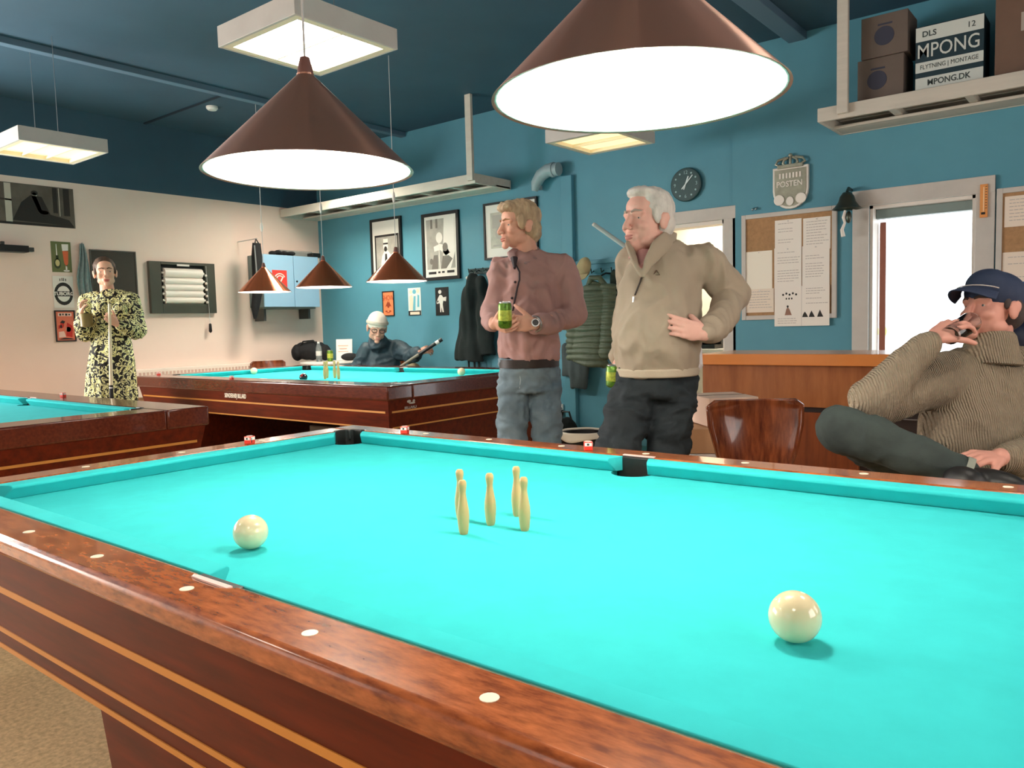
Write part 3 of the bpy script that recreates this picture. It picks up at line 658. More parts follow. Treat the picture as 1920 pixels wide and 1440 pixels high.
tag(G().box(-5.66, -5.55, um2 - .06, um2 + .06, top + .0005, top + .055).obj('small_black_box', black_plastic, bevel=.006), 'small black box on the right end of the light blue cabinet', 'box')
tag(G().box(-5.78, -5.70, um3 - .26, um3 + .22, top + .0005, top + .085).obj('clear_storage_tray', mat('clear_plastic', (214, 216, 212), .15, trans=.6), bevel=.008), 'low translucent plastic tray at the back of the blue cabinet', 'tray')
t = thing('cue_bag', 'black cue bag hanging beside the light blue cabinet', 'bag', (-5.43, U0 - .1, 1.5))
a, b = (-5.43, 4.457, 2.205), (-5.43, 4.388, 1.365)
g = G(); g.sweep([(-5.43, a[1], a[2]), (-5.43, a[1] - .005, a[2] - .15), (-5.43, a[1] - .01, a[2] - .5), (-5.43, b[1] + .01, b[2] + .12), (-5.43, b[1], b[2])], [(.03, .05), (.045, .065), (.045, .06), (.035, .05), (.012, .015)], 14, up=(1, 0, 0))
g.obj('bag_body', MATS['black_fabric'], t)
G().sweep([(-5.39, a[1] - .055, a[2] - .03), (-5.37, a[1] - .06, a[2] - .25), (-5.38, a[1] - .05, a[2] - .5)], .008, 8).obj('zip_pocket', mat('grey_zip', (120, 124, 124), .5), t)
G().sweep([(-5.43, a[1] - .02, a[2]), (-5.44, a[1], a[2] + .05), (-5.43, a[1] + .03, a[2] - .005)], .007, 8).obj('carry_loop', MATS['black_fabric'], t)
G().cyl((-5.8, a[1], a[2] + .045), (-5.42, a[1], a[2] + .05), .006).obj('wall_hook', steel, t)
# radiator
t = thing('convector_radiator', 'long low white convector along the left wall behind the back table', 'radiator', (-5.72, 3.8, .55))
G().box(-5.79, -5.67, 3.12, 4.55, .58, .868).obj('casing', mat('warm_white_enamel', (240, 228, 214), .4), t, smooth=False, bevel=.006)
for k in range(34):
    y = 3.17 + k * .0405
    G().box(-5.6705, -5.6665, y, y + .022, .80, .835).obj('grille_slot', mat('pinkish_slot', (206, 176, 160), .5), t, smooth=False)
G().box(-5.79, -5.665, 4.55, 4.565, .57, .872).obj('end_cap', black_plastic, t, smooth=False, bevel=.003)
G().cyl((-5.73, 3.3, 0), (-5.73, 3.3, .58), .02).cyl((-5.73, 4.4, 0), (-5.73, 4.4, .58), .02).obj('foot', steel, t)

# ---------------------------------------------------------------- corner behind the back table
t = thing('side_table', 'small white table with bag and bottle behind the back table corner', 'table', (-5.03, 5.12, 0))
tc = (-5.03, 5.12)
G().lathe([(0, .835), (.36, .835), (.365, .842), (.365, .85), (.36, .857), (0, .857)], (tc[0], tc[1], 0), 40).obj('table_top', white_paint, t)
G().cyl((tc[0], tc[1], .03), (tc[0], tc[1], .835), .03).obj('column', steel, t)
G().lathe([(0, .0), (.22, 0), (.22, .012), (.04, .035), (0, .035)], (tc[0], tc[1], 0), 32).obj('foot_plate', steel, t)
p = (-5.421, 5.116, 0.9138)
g = G(); g.ell((0, 0, .1), (.20, .1, .105)).ell((-.16, 0, .09), (.07, .09, .1)).ell((.17, 0, .085), (.07, .085, .095)).ell((.02, 0, .17), (.15, .07, .05)).ell((-.1, 0, .17), (.06, .06, .04))
Rz = M.Rotation(.675, 4, 'Z')
o = blob('sports_bag', g, .01, 4, MATS['black_fabric'], fn=lambda c, n: .006 * noise.noise(c * 22)); o.location = (p[0], p[1], .872); o.rotation_euler = (0, 0, .675); tag(o, 'black sports bag on the small white table in the corner', 'bag')
bh = G().sweep([(-.12, -.05, .15), (-.07, -.06, .22), (.05, -.06, .23), (.11, -.05, .16)], .009, 8).obj('bag_handle', black_plastic, o)
clear = mat('clear_bottle_plastic', (226, 236, 236), .08, trans=.85, ior=1.3)
p = (-5.16, 5.032, 0.9375)
t = thing('water_bottle', 'clear plastic water bottle in front of the black bag', 'bottle', (p[0], p[1], .857))
G().lathe([(.0, .858), (.032, .858), (.034, .87), (.034, 1.0), (.03, 1.03), (.014, 1.065), (.013, 1.075)], (p[0], p[1], 0), 20).obj('bottle_body', clear, t)
G().lathe([(.0345, .925), (.0348, .93), (.0348, .975), (.0345, .98)], (p[0], p[1], 0), 20).obj('paper_label', mat('grey_white_label', (206, 206, 200), .6), t)
G().lathe([(.0155, 1.068), (.0155, 1.088), (0, 1.089)], (p[0], p[1], 0), 14).obj('bottle_cap', white_plastic, t)
def can_mesh(t, c, r=.033, h=.118, R=None, m1=None, band=None):
    f = lambda rr, z: (rr * r / .033, z * h / .118)
    g = G().lathe([f(.0, .003), f(.024, 0), f(.027, .003), f(.033, .011), f(.033, .104), f(.0285, .114)], n=24).obj('can_body', m1, t)
    g2 = G().lathe([f(.0285, .113), f(.0285, .118), f(.026, .1175), f(.0255, .114), f(0, .114)], n=24).obj('can_lid', steel, t)
    g3 = G().lathe([f(.0333, .035), f(.0334, .036), f(.0334, .082), f(.0333, .083)], n=24).obj('can_label', band, t)
    return t
green = mat('green_can', (94, 134, 40), .3, metal=.4, var=.3, vscale=60, col2=(46, 78, 20)); yel = mat('yellow_green_label', (172, 182, 70), .35, metal=.2, var=.3, vscale=80)
p = (-5.057, 5.111, 0.9032)
t = thing('beer_can', 'green beer can on the small white table in the corner', 'can', (p[0], p[1], .857)); t['_w'] = (0, 0, 0)
can_mesh(t, None, .035, .13, None, green, yel)
p = (-4.99, 5.269, 0.9271)
g = G().obox((0, 0, .125), (.19, .02, .25), M.Rotation(-.12, 3, 'X'))
o = g.obj('paper_placard', white_paper, smooth=False, bevel=.002); o.location = (p[0], p[1], .858); o.rotation_euler = (0, 0, .62); tag(o, 'white paper placard standing on the small corner table', 'sign')
g = G(); [g.obox((-.01, -.0305 - .0, .07 + k * .035), (.12 if k % 2 else .09, .0015, .006), M.Rotation(-.12, 3, 'X')) for k in range(4)]
pr_ = g.obj('placard_print', mat('orange_print', (222, 150, 120), .6), o, smooth=False); pr_.location = (0, .018, 0)
p = (-4.781, 5.169, 0.8161)
g = G().ell((0, 0, .04), (.1, .06, .045)).ell((.1, .0, .03), (.08, .05, .03))
o = blob('crumpled_hat', g, .008, 3, MATS['black_fabric']); o.location = (p[0], p[1], .868); o.rotation_euler = (0, 0, .7); tag(o, 'crumpled black hat at the right edge of the small corner table', 'hat')

# ---------------------------------------------------------------- plywood chairs
ply = mat('glossy_plywood', (150, 78, 42), .22, col2=(84, 34, 16), vscale=5, stretch=(9, 9, 1), coat=.5, detail=6)
def shell_chair(label, x, y, rz, first=[None], group=None, h=.885):
    if first[0] is not None:
        t = copy_tree(first[0]); t['label'] = label; t.location = (x, y, 0); t.rotation_euler = (0, 0, rz); return t
    t = thing('plywood_chair', label, 'chair', (0, 0, 0), 'plywood chairs'); first[0] = t
    # profile from the front edge of the seat (y<0) to the top of the back (y>0)
    prof = [(-.23, .425), (-.215, .445), (-.1, .447), (.05, .438), (.15, .440), (.19, .462), (.205, .50), (.215, .56), (.228, .66), (.243, .78), (.252, .86), (.254, .885)]
    wid = [.17, .19, .20, .185, .14, .11, .105, .125, .165, .195, .200, .165]
    def sh(u, v):
        k = v * (len(prof) - 1); i = min(int(k), len(prof) - 2); q = k - i
        y_ = prof[i][0] * (1 - q) + prof[i + 1][0] * q; z_ = prof[i][1] * (1 - q) + prof[i + 1][1] * q; w_ = wid[i] * (1 - q) + wid[i + 1] * q
        s_ = (u - .5) * 2; curve = .045 * s_ * s_ * (1 if v > .5 else 0) * min(1, (v - .5) * 4 if v > .5 else 0)
        return (s_ * w_, y_ - curve, z_ + (.012 * s_ * s_ if v < .5 else 0))
    o = G().grid(sh, 18, 44).obj('shell', ply, t, solid=.011)
    fr = mat('dark_steel_tube', (36, 34, 34), .35, metal=.8)
    for sx in (-1, 1):
        G().sweep([(sx * .12, -.15, .43), (sx * .19, -.2, .41), (sx * .215, -.235, 0.008)], .011, 10).obj('leg', fr, t)
        G().sweep([(sx * .12, .12, .43), (sx * .19, .17, .41), (sx * .215, .235, 0.008)], .011, 10).obj('leg', fr, t)
    G().cyl((-.13, -.15, .428), (.13, -.15, .428), .01).cyl((-.13, .12, .425), (.13, .12, .425), .01).obj('seat_bearer', fr, t)
    t.location = (x, y, 0); t.rotation_euler = (0, 0, rz)
    return t
shell_chair('glossy plywood shell chair beside the standing man, backrest above the rail', 1.165, 2.30, .62)
c_ = shell_chair('brown plywood chair behind the far left of the back table', -5.38, 4.55, 1.2)

# ---------------------------------------------------------------- wooden counter behind the chair
cw = mat('golden_veneer', (160, 98, 54), .35, col2=(134, 76, 38), vscale=3, stretch=(6, 6, 1), coat=.2)
cw2 = mat('reddish_veneer', (138, 70, 32), .35, col2=(104, 48, 20), vscale=3, stretch=(8, 8, .8), coat=.2)
t = thing('bar_counter', 'long golden wooden counter behind the plywood chair and the seated man', 'counter', (1.2, 3.85, 0))
G().box(.265, 2.9, 3.58, 4.1, .962, 1.025).obj('counter_top', mat('orange_veneer_edge', (208, 128, 64), .3, var=.06, vscale=3, coat=.3), t, smooth=False, bevel=.004)
G().box(.275, 2.9, 3.62, 4.08, .735, .962).obj('upper_panel', cw, t, smooth=False)
G().box(.285, 2.88, 3.66, 4.06, .0, .735).obj('carcass', mat('dark_recess', (42, 26, 20), .6), t, smooth=False)
for k in range(6):
    x0 = .30 + k * .43
    if k == 2: continue
    o = G().box(x0, x0 + .415, 3.635, 3.66, .09, .705).obj('cupboard_door', cw2, t, smooth=False, bevel=.003)
    G().cyl((x0 + .38, 3.62, .62), (x0 + .38, 3.635, .62), .012, n=12).obj('knob', steel, o)
G().box(.28, 2.88, 3.67, 4.04, .0, .08).obj('plinth', black_plastic, t, smooth=False)
G().box(1.16, 1.575, 3.63, 3.645, .69, .695).obj('shelf_edge', steel, t, smooth=False)
# ---------------------------------------------------------------- cardboard boxes beside the chair
kraft = mat('kraft_cardboard', (206, 160, 120), .8, var=.06, vscale=6); pinkb = mat('pinkish_cardboard', (236, 204, 184), .75, var=.03, vscale=6)
def carton(label, c, size, rz, m_, name='cardboard_box', z0=0.0, group='cardboard boxes'):
    t = thing(name, label, 'box', (0, 0, 0), group)
    x, y, z = size
    G().box(-x / 2, x / 2, -y / 2, y / 2, 0, z).obj('carton', m_, t, smooth=False, bevel=.004)
    G().box(-x / 2 + .004, x / 2 - .004, -.001, .001, z - .0005, z + .002).obj('flap_seam', mat('seam_shadow', (110, 84, 60), .8), t, smooth=False)  # darker strip along the closed flaps
    t.location = (c[0], c[1], z0); t.rotation_euler = (0, 0, rz)
    return t
b1 = carton('white carton at the bottom of the stack right of the dark trousers', (.62, 2.98), (.30, .36, .58), .62, mat('white_carton', (232, 224, 222), .7), group='cartons stacked beside the standing man')
b2 = carton('kraft carton lying open in the middle of the stack beside the standing man', (.63, 2.99), (.34, .38, .12), .55, kraft, z0=.582, group='cartons stacked beside the standing man')
b3 = carton('pinkish carton on top of the stack beside the standing man', (.66, 3.01), (.25, .30, .14), .8, pinkb, z0=.706, group='cartons stacked beside the standing man')
# rubbish bin with white liner
p = (-0.7661, 3.906, 0.3421)
t = thing('waste_bin', 'black waste bin with a white liner near the far wall', 'bin', (p[0], p[1], 0))
G().lathe([(0, .004), (.115, .004), (.118, .01), (.155, .45), (.162, .455), (.150, .452), (.11, .02), (0, .018)], (p[0], p[1], 0), 28).obj('bin_body', black_plastic, t)
def lin_(u, v):
    q = 2 * pi * u; rr = .163 + .004 * sin(7 * q) + .006 * v
    return (p[0] + rr * cos(q), p[1] + rr * sin(q), .468 - (.055 + .012 * sin(3 * q)) * v)
G().grid(lin_, 48, 4).obj('bin_liner', mat('white_liner', (240, 232, 214), .5), t, solid=.003)
# box under the back table
p = (-3.032, 2.687, 0.5216)
o = G().box(-.18, .18, -.14, .14, 0, .42).obj('storage_crate', mat('grey_crate', (126, 118, 106), .6), smooth=False, bevel=.012); o.location = (-3.05, 3.55, 0); tag(o, 'grey plastic crate standing under the back table', 'crate')

# ---------------------------------------------------------------- far wall: framed pictures and small posters
photo_grey = mat('photo_grey', (166, 162, 154), .35, var=.22, vscale=7)
t, d = picture('framed_portrait', 'black framed portrait in a white mat, leftmost of three on the teal wall', 'picture', WB, (-4.808, 5.58, 2.491), (-4.29, 5.58, 1.82), .03, black_frame, P_white, .03, 'framed pictures')
art(t, WB, d, 'inner_frame', P_dark, rect(.08, .03, .96, .74))
art(t, WB, d + .0009, 'inner_photo', photo_grey, rect(.13, .06, .91, .70))
art(t, WB, d + .0018, 'print_figure', P_white, ('e', .48, .52, .09, .07), ('p', [(.26, .06), (.34, .34), (.44, .44), (.56, .44), (.68, .34), (.74, .06)]), rect(.40, .56, .57, .66))
art(t, WB, d + .0027, 'print_dark', P_dark, ('e', .48, .47, .055, .05), ('p', [(.42, .06), (.46, .38), (.52, .38), (.55, .06)]), rect(.40, .555, .57, .585))
t, d = picture('framed_portrait', 'tall black framed print of a cue player, middle of three on the wall', 'picture', WB, (-3.959, 5.58, 2.462), (-3.408, 5.58, 1.733), .035, black_frame, P_white, .03, 'framed pictures')
art(t, WB, d, 'print_photo', photo_grey, rect(.06, .13, .94, .95))
art(t, WB, d + .0009, 'print_light', P_white, ('p', [(.55, .13), (.62, .95), (.94, .95), (.94, .4), (.8, .13)]), ('e', .46, .64, .10, .09), ('p', [(.28, .5), (.48, .54), (.66, .5), (.78, .38), (.66, .34), (.48, .44), (.3, .42)]))
art(t, WB, d + .0018, 'print_dark', P_mid, ('p', [(.5, .13), (.56, .34), (.74, .34), (.86, .28), (.66, .13)]), ('e', .64, .48, .08, .07), ('e', .2, .26, .05, .05), ('p', [(.2, .13), (.28, .36), (.40, .36), (.40, .13)]), rect(.2, .8, .26, .95), rect(.36, .8, .42, .95))
art(t, WB, d + .0027, 'print_cue', P_white, ('p', [(.455, .13), (.44, .55), (.46, .55), (.485, .13)]))
art(t, WB, d + .0009, 'print_caption', P_dark, rect(.10, .05, .34, .09), rect(.68, .055, .90, .095), rect(.40, .06, .47, .09), rect(.52, .06, .6, .09))
t, d = picture('framed_print', 'wide framed pale print partly hidden behind the man in the pink shirt', 'picture', WB, (-3.056, 5.58, 2.475), (-2.365, 5.58, 1.898), .022, black_frame, P_white, .03, 'framed pictures')
art(t, WB, d, 'print_photo', mat('pale_print', (188, 186, 172), .5, var=.15, vscale=9), rect(.1, .17, .9, .85))
art(t, WB, d + .0009, 'print_detail', P_lite, rect(.14, .55, .86, .8), ('e', .3, .45, .1, .12), ('e', .55, .4, .08, .14), rect(.15, .2, .85, .24))
t, d = picture('small_poster', 'small orange poster with dark lettering under the left framed print', 'poster', WB, (-4.66, 5.595, 1.653), (-4.463, 5.595, 1.362), .012, black_frame, pmat('orange', (236, 132, 84)), .012, 'small posters on the teal wall')
WB.text('lettering', 'SHOW', .085, pmat('rust', (150, 60, 30)), t, (t['uv'][0] + t['uv'][1]) / 2, t['uv'][3] - .07, d + .001, sx=.75)
art(t, WB, d, 'print_figure', pmat('rust', (150, 60, 30)), ('p', [(.2, .36), (.45, .62), (.5, .5), (.55, .62), (.8, .36), (.66, .4), (.5, .3), (.34, .4)]), ('e', .3, .17, .12, .035), ('e', .66, .17, .12, .035), ('e', .48, .11, .2, .02))
t, d = picture('small_poster', 'small white and sky blue poster of pale figures under the middle framed print', 'poster', WB, (-4.231, 5.595, 1.669), (-4.028, 5.595, 1.359), 0, None, pmat('sky_white', (214, 226, 224)), .01, 'small posters on the teal wall')
art(t, WB, d, 'print_blue', pmat('sky', (104, 178, 196)), ('e', .5, .86, .14, .08), ('p', [(.35, .18), (.45, .7), (.6, .7), (.55, .18)]), ('p', [(.7, .3), (.75, .75), (.88, .72), (.86, .3)]))
art(t, WB, d + .0009, 'print_figure', pmat('skin_print', (232, 214, 190)), ('e', .22, .86, .12, .07), ('e', .78, .88, .11, .08), ('p', [(.1, .2), (.12, .7), (.32, .76), (.40, .6), (.36, .2)]))
art(t, WB, d + .0009, 'print_caption', P_dark, rect(.0, .0, .98, .17))
art(t, WB, d + .0018, 'print_caption_light', pmat('skin_print', (232, 214, 190)), rect(.14, .03, .88, .13))
t, d = picture('small_poster', 'small black poster of a dancing white figure in an arch', 'poster', WB, (-3.802, 5.595, 1.654), (-3.603, 5.595, 1.346), 0, None, P_black, .01, 'small posters on the teal wall')
art(t, WB, d, 'print_arch', P_dark, ('e', .5, .58, .40, .36))
art(t, WB, d + .0009, 'print_figure', P_white, ('e', .36, .84, .12, .07), ('p', [(.2, .62), (.35, .74), (.5, .72), (.6, .64), (.84, .66), (.8, .5), (.6, .52), (.55, .4), (.62, .12), (.52, .12), (.46, .3), (.42, .12), (.34, .12), (.34, .4), (.24, .5), (.08, .42), (.12, .52)]), ('e', .18, .48, .10, .06))

# coats
def coat(name, label, cat, parts, m_, vox=.012, wr=.01, sc=9.0, parent=None, sm=6):
    g = G()
    for pts, rad_ in parts: g.sweep(pts, rad_, 16, up=(0, 1, 0)); g.ell(pts[0], (rad_[0][1], rad_[0][0], min(rad_[0])))
    o = blob(name, g, vox, sm, m_, parent, fn=lambda c, n: wr * noise.noise(V((c.x * sc * 1.6, c.y * sc, c.z * sc * .55))) * 1.6)
    if parent is None: tag(o, label, cat)
    return o
blackcoat = mat('black_wool', (20, 30, 30), .9, var=.2, vscale=12)
t = thing('black_coat', 'long black coat hanging on hooks left of the man in the pink shirt', 'coat', (-3.181, 5.5, 1.285))
a, b = (-3.148, 5.5, 1.727), (-3.213, 5.5, 0.8597)
coat('coat_body', '', '', [([a, (a[0] - .02, 5.48, a[2] - .12), (a[0] - .05, 5.48, a[2] - .5), (b[0] - .01, 5.48, b[2])], [(.05, .05), (.07, .1), (.085, .14), (.09, .19)]),
                           ([(a[0] + .1, 5.5, a[2] - .03), (a[0] + .14, 5.49, a[2] - .4), (a[0] + .15, 5.5, b[2] + .06)], [(.05, .05), (.07, .10), (.06, .11)])], blackcoat, parent=t, wr=.016)
G().sweep([(a[0] - .03, 5.59, a[2] + .06), (a[0] - .03, 5.56, a[2] + .06), (a[0] - .025, 5.54, a[2] + .03), (a[0], 5.53, a[2] + .01)], .004, 6).obj('coat_loop', mat('grey_loop', (150, 150, 146), .5), t)
for k, dx in enumerate((-.02, .06, .12)): G().cyl((b[0] + dx, 5.48, b[2] + .02), (b[0] + dx, 5.48, b[2] - .09), .012, .010, 8).obj('belt_end', blackcoat, t)
t = thing('coat_hook_rail', 'dark metal hook rail above the black coat', 'hooks', (-3.201, 5.58, 1.788))
p = (-3.307, 5.57, 1.733)
for k in range(4):
    x = p[0] + .07 + .1 * k; z = p[2] + .0 - .0 * k
    G().sweep([(x, 5.6, z + .06), (x, 5.56, z + .07), (x, 5.53, z + .05), (x, 5.52, z + .09)], .006, 8).obj('hook', mat('dark_hook', (44, 60, 60), .4, metal=.5), t)
G().box(p[0] + .02, p[0] + .42, 5.585, 5.599, p[2] + .03, p[2] + .09).obj('rail_board', MATS['dark_hook'], t, smooth=False)
G().ell((p[0], 5.58, p[2]), .018).obj('white_knob', white_plastic, t)
# coat rail right of the pink shirt
a, b = (-1.722, 5.57, 1.785), (-1.335, 5.57, 1.777)
t = thing('coat_rail', 'teal painted coat rail on the far wall between the two standing men', 'hooks', (a[0], 5.58, a[2]))
G().box(a[0] - .28, b[0] + .05, 5.578, 5.599, a[2] - .015, a[2] + .025).obj('upper_board', teal, t, smooth=False, bevel=.003)
G().box(a[0] - .28, b[0] + .05, 5.578, 5.599, a[2] - .105, a[2] - .065).obj('lower_board', teal, t, smooth=False, bevel=.003)
for k in range(6): G().sweep([(a[0] - .22 + k * .11, 5.58, a[2] - .08), (a[0] - .22 + k * .11, 5.54, a[2] - .10), (a[0] - .22 + k * .11, 5.53, a[2] - .06)], .006, 8).obj('hook', MATS['dark_hook'], t)
p = (-1.731, 5.42, 1.725)
t = thing('tan_cap', 'tan peaked cap hanging on the coat rail beside the pink shirt', 'cap', p)
g = G(); R1 = M.Rotation(.35, 3, 'Y') @ M.Rotation(-.2, 3, 'Z')
g.ell(p, (.075, .06, .105), R1)
tan = mat('tan_cotton', (176, 160, 122), .85, var=.08, vscale=20)
blob('cap_crown', g, .008, 3, tan, t, fn=lambda c, n: .003 * noise.noise(c * 30))
def brim(u, v):
    q = (u - .5) * 2.6; rr = .062 + .05 * v * cos(q * .9)
    return (p[0] + .045 - .012 * v + sin(q) * rr * .75 * .3 - .03 + .02 * v, p[1] - .055 - .01 * v, p[2] - .03 - .075 * v * cos(q * .8) + sin(q) * .09 * 0 - .01) if False else (p[0] + .02 + sin(q) * .07, p[1] - .05 - .03 * v, p[2] - .055 - .055 * v * max(.1, cos(q)))
G().grid(brim, 16, 6).obj('cap_peak', tan, t, solid=.006)
puff = mat('olive_grey_padding', (78, 90, 72), .55, var=.1, vscale=6)
t = thing('puffer_jacket', 'olive grey quilted puffer jacket hanging between the two standing men', 'jacket', (-1.636, 5.4, 1.248))
a, m1, b = (-1.491, 5.29, 1.568), (-1.541, 5.27, 1.247), (-1.618, 5.27, 0.8644)
g = G(); g.sweep([a, (a[0] - .02, 5.28, a[2] - .1), m1, b], [(.06, .09), (.10, .17), (.11, .18), (.10, .20)], 18, up=(0, 1, 0))
c1, c2, c3 = (-1.379, 5.27, 1.547), (-1.363, 5.25, 1.197), (-1.396, 5.25, 0.9242)
g.sweep([c1, c2, c3], [(.05, .06), (.06, .07), (.055, .06)], 14, up=(0, 1, 0))
c1, c2, c3 = (-1.647, 5.25, 1.513), (-1.712, 5.23, 1.156), (-1.735, 5.24, 0.9622)
g.sweep([c1, c2, c3], [(.05, .06), (.06, .07), (.055, .06)], 14, up=(0, 1, 0))
blob('jacket_shell', g, .009, 2, puff, t, fn=lambda c, n: .020 * abs(sin(c.z * pi / .052 + .8 * noise.noise(c * 6))) ** .6 + .012 * noise.noise(c * 7))
G().sweep([(a[0] - .05, 5.21, a[2] + .01), (a[0] - .03, 5.245, m1[2] + .1), (m1[0], 5.235, m1[2] - .1), (b[0] + .01, 5.25, b[2] + .03)], .006, 8).obj('zip', blackcoat, t)
g = G(); g.sweep([(a[0] - .07, 5.24, a[2] - .02), (a[0] - .03, 5.22, a[2] + .05), (a[0] + .04, 5.24, a[2] + .05), (a[0] + .08, 5.27, a[2] - .02)], .028, 10); g.obj('collar', puff, t)
G().sweep([(a[0] - .03, 5.30, a[2] + .05), (a[0] - .02, 5.45, a[2] + .10), (a[0] - .02, 5.575, a[2] + .10)], .008, 8).obj('hanger_loop', blackcoat, t)
coat('dark_jacket', 'dark green jacket hanging furthest right on the coat rail behind the beige sweater', 'jacket', [([(-1.407, 5.5, 1.65), (-1.381, 5.5, 1.241), (-1.376, 5.5, 0.893)], [(.04, .08), (.06, .12), (.06, .13)])], mat('dark_green_cloth', (44, 58, 50), .85, var=.15, vscale=8), wr=.014)
coat('grey_trousers', 'dark grey trousers hanging below the puffer jacket', 'trousers', [([(-1.856, 5.5, 0.976), (-1.861, 5.49, 0.7492), (-1.865, 5.5, 0.6012)], [(.05, .14), (.05, .12), (.04, .09)]), ([(-1.997, 5.52, 1.001), (-2.017, 5.52, 0.7084)], [(.04, .06), (.03, .05)])], mat('dark_grey_cloth', (66, 78, 80), .9, var=.1, vscale=8), wr=.012)
p = (-1.945, 5.35, 0.1401)
t = thing('tool_bag', 'small black bag on the floor by the far wall behind the jeans', 'bag', (p[0], 5.4, 0))
g = G().ell((p[0], 5.4, .17), (.13, .09, .17)).ell((p[0], 5.4, .10), (.14, .1, .10)); blob('bag_body', g, .01, 3, blackcoat, t, fn=lambda c, n: .006 * noise.noise(c * 20))
G().sweep([(p[0] - .06, 5.4, .31), (p[0] - .03, 5.39, .39), (p[0] + .04, 5.39, .39), (p[0] + .06, 5.4, .31)], .010, 8).obj('bag_handle', black_plastic, t)
# wall socket with plugs
p = (-2.137, 5.6, 0.3955)
t = thing('wall_socket', 'white wall socket with a black plug low on the far wall', 'socket', p)
G().box(p[0] - .04, p[0] + .03, 5.575, 5.599, p[2] - .03, p[2] + .04).obj('socket_plate', white_plastic, t, smooth=False, bevel=.004)
G().box(p[0] - .03, p[0] + .045, 5.53, 5.575, p[2] - .05, p[2] - .012).obj('plug', black_plastic, t, smooth=False, bevel=.006)
G().sweep([(p[0], 5.55, p[2] - .05), (p[0] - .02, 5.55, p[2] - .3), (p[0] - .1, 5.5, .02), (p[0] - .3, 5.4, .012)], .006, 8).obj('cable', black_plastic, t)

# clock
c = (-0.773, 5.57, 2.377)
t = thing('wall_clock', 'round dark wall clock with white hands above the hatch door', 'clock', (c[0], 5.6, c[2]))
WB.disc(G(), (c[0], c[2]), .142, .142, .002, .035, 48).obj('case', mat('dark_clock_case', (34, 70, 74), .35), t, bevel=.006)
WB.disc(G(), (c[0], c[2]), .126, .126, .035, .0365, 48).obj('dial', mat('dark_dial', (40, 76, 80), .4), t, smooth=False)
dm = mat('pale_dial_mark', (150, 186, 190), .5)
for k in range(12):
    q = rad(90 - 30 * k); 
    if k % 3 == 0: WB.text('numeral', {0: '12', 3: '3', 6: '6', 9: '9'}[k], .042, dm, t, c[0] + .10 * cos(q), c[2] + .10 * sin(q), .0375)
    else: WB.disc(G(), (c[0] + .105 * cos(q), c[2] + .105 * sin(q)), .008, .008, .0365, .0375, 12).obj('dial_mark', dm, t, smooth=False)
hm = mat('white_clock_hand', (220, 236, 238), .4)
def hand_(name, q0, L0, L1, w_, dd):
    q = rad(q0); x_, z_ = cos(q), sin(q)
    WB.flat(G(), [(c[0] - x_ * L0 - z_ * w_, c[2] - z_ * L0 + x_ * w_), (c[0] - x_ * L0 + z_ * w_, c[2] - z_ * L0 - x_ * w_), (c[0] + x_ * L1 + z_ * w_, c[2] + z_ * L1 - x_ * w_), (c[0] + x_ * L1 - z_ * w_, c[2] + z_ * L1 + x_ * w_)], dd, dd + .002).obj(name, hm, t, smooth=False)
hand_('minute_hand', 47, .05, .098, .0045, .041); hand_('hour_hand', 68, .045, .072, .0055, .0385)
# crest with a crown
tl, br = (-0.01542, 5.55, 2.418), (0.263, 5.55, 2.07)
x0, x1, zt, zb = tl[0], br[0], tl[2] - .02, br[2]; xm = (x0 + x1) / 2; w_ = (x1 - x0) / 2
t = thing('wall_crest', 'silver shield crest with a crown and lettering above the pinboard', 'crest', (xm, 5.575, zb))
sil = mat('tarnished_silver', (150, 152, 136), .42, metal=.35, var=.18, vscale=14); sil2 = mat('bright_silver', (226, 222, 214), .35, metal=.2)
def shield(k, off=0): return [(xm - w_ * k, zt - off), (xm + w_ * k, zt - off)] + [(xm + w_ * k * cos(rad(q)), zb + .16 - .16 * sin(rad(-q)) * -1 if False else zb + .15 + (.15 * k) * sin(rad(q))) for q in range(0, -181, -15)]
WC.flat(G(), shield(1.0), .002, .03).obj('shield_rim', sil2, t, smooth=False, bevel=.005)
WC.flat(G(), shield(.88, .02), .03, .034).obj('shield_field', sil, t, smooth=False)
WC.text('lettering', 'POSTEN', .062, sil2, t, xm - .005, zt - .135, .036, bold=.001, sx=.9)
for k in range(7): WC.box(G(), xm - .085 + k * .026, xm - .071 + k * .026, zt - .09, zt - .05, .034, .038).obj('relief_bar', sil2, t, smooth=False)
for dx in (-.085, .085): WC.disc(G(), (xm + dx, zb + .075), .042, .042, .034, .042).obj('medal', sil2, t, bevel=.003)
WC.disc(G(), (xm, zb + .06), .03, .036, .034, .042).obj('medal', sil2, t, bevel=.003)
for k in range(5):
    x = xm - .085 + .0425 * k
    G().sweep([(xm + (x - xm) * .85, 5.55, zt + .005), (x + (x - xm) * .35, 5.545, zt + .028), (x + (x - xm) * .12, 5.545, zt + .055), (xm + (x - xm) * .4, 5.55, zt + .070)], .0105, 8).obj('crown_arch', sil, t)
WC.box(G(), xm - .10, xm + .10, zt - .012, zt + .018, .01, .042).obj('crown_band', sil, t, smooth=False, bevel=.004)
G().ell((xm, 5.55, zt + .085), .016).obj('crown_orb', sil, t)
for k, (dx, dz) in enumerate(((-.013, 0), (.013, .002))):
    q = (-0.1675, 5.56, 2.103)
    if k == 0: th = thing('wall_hooks', 'pair of tiny chrome hooks above the top left of the pinboard', 'hooks', q)
    G().cyl((q[0] + dx, 5.575, q[2] + .01 + dz), (q[0] + dx, 5.55, q[2] + dz), .006, n=10).ell((q[0] + dx, 5.548, q[2] + dz - .004), .009).obj('hook', steel, th)

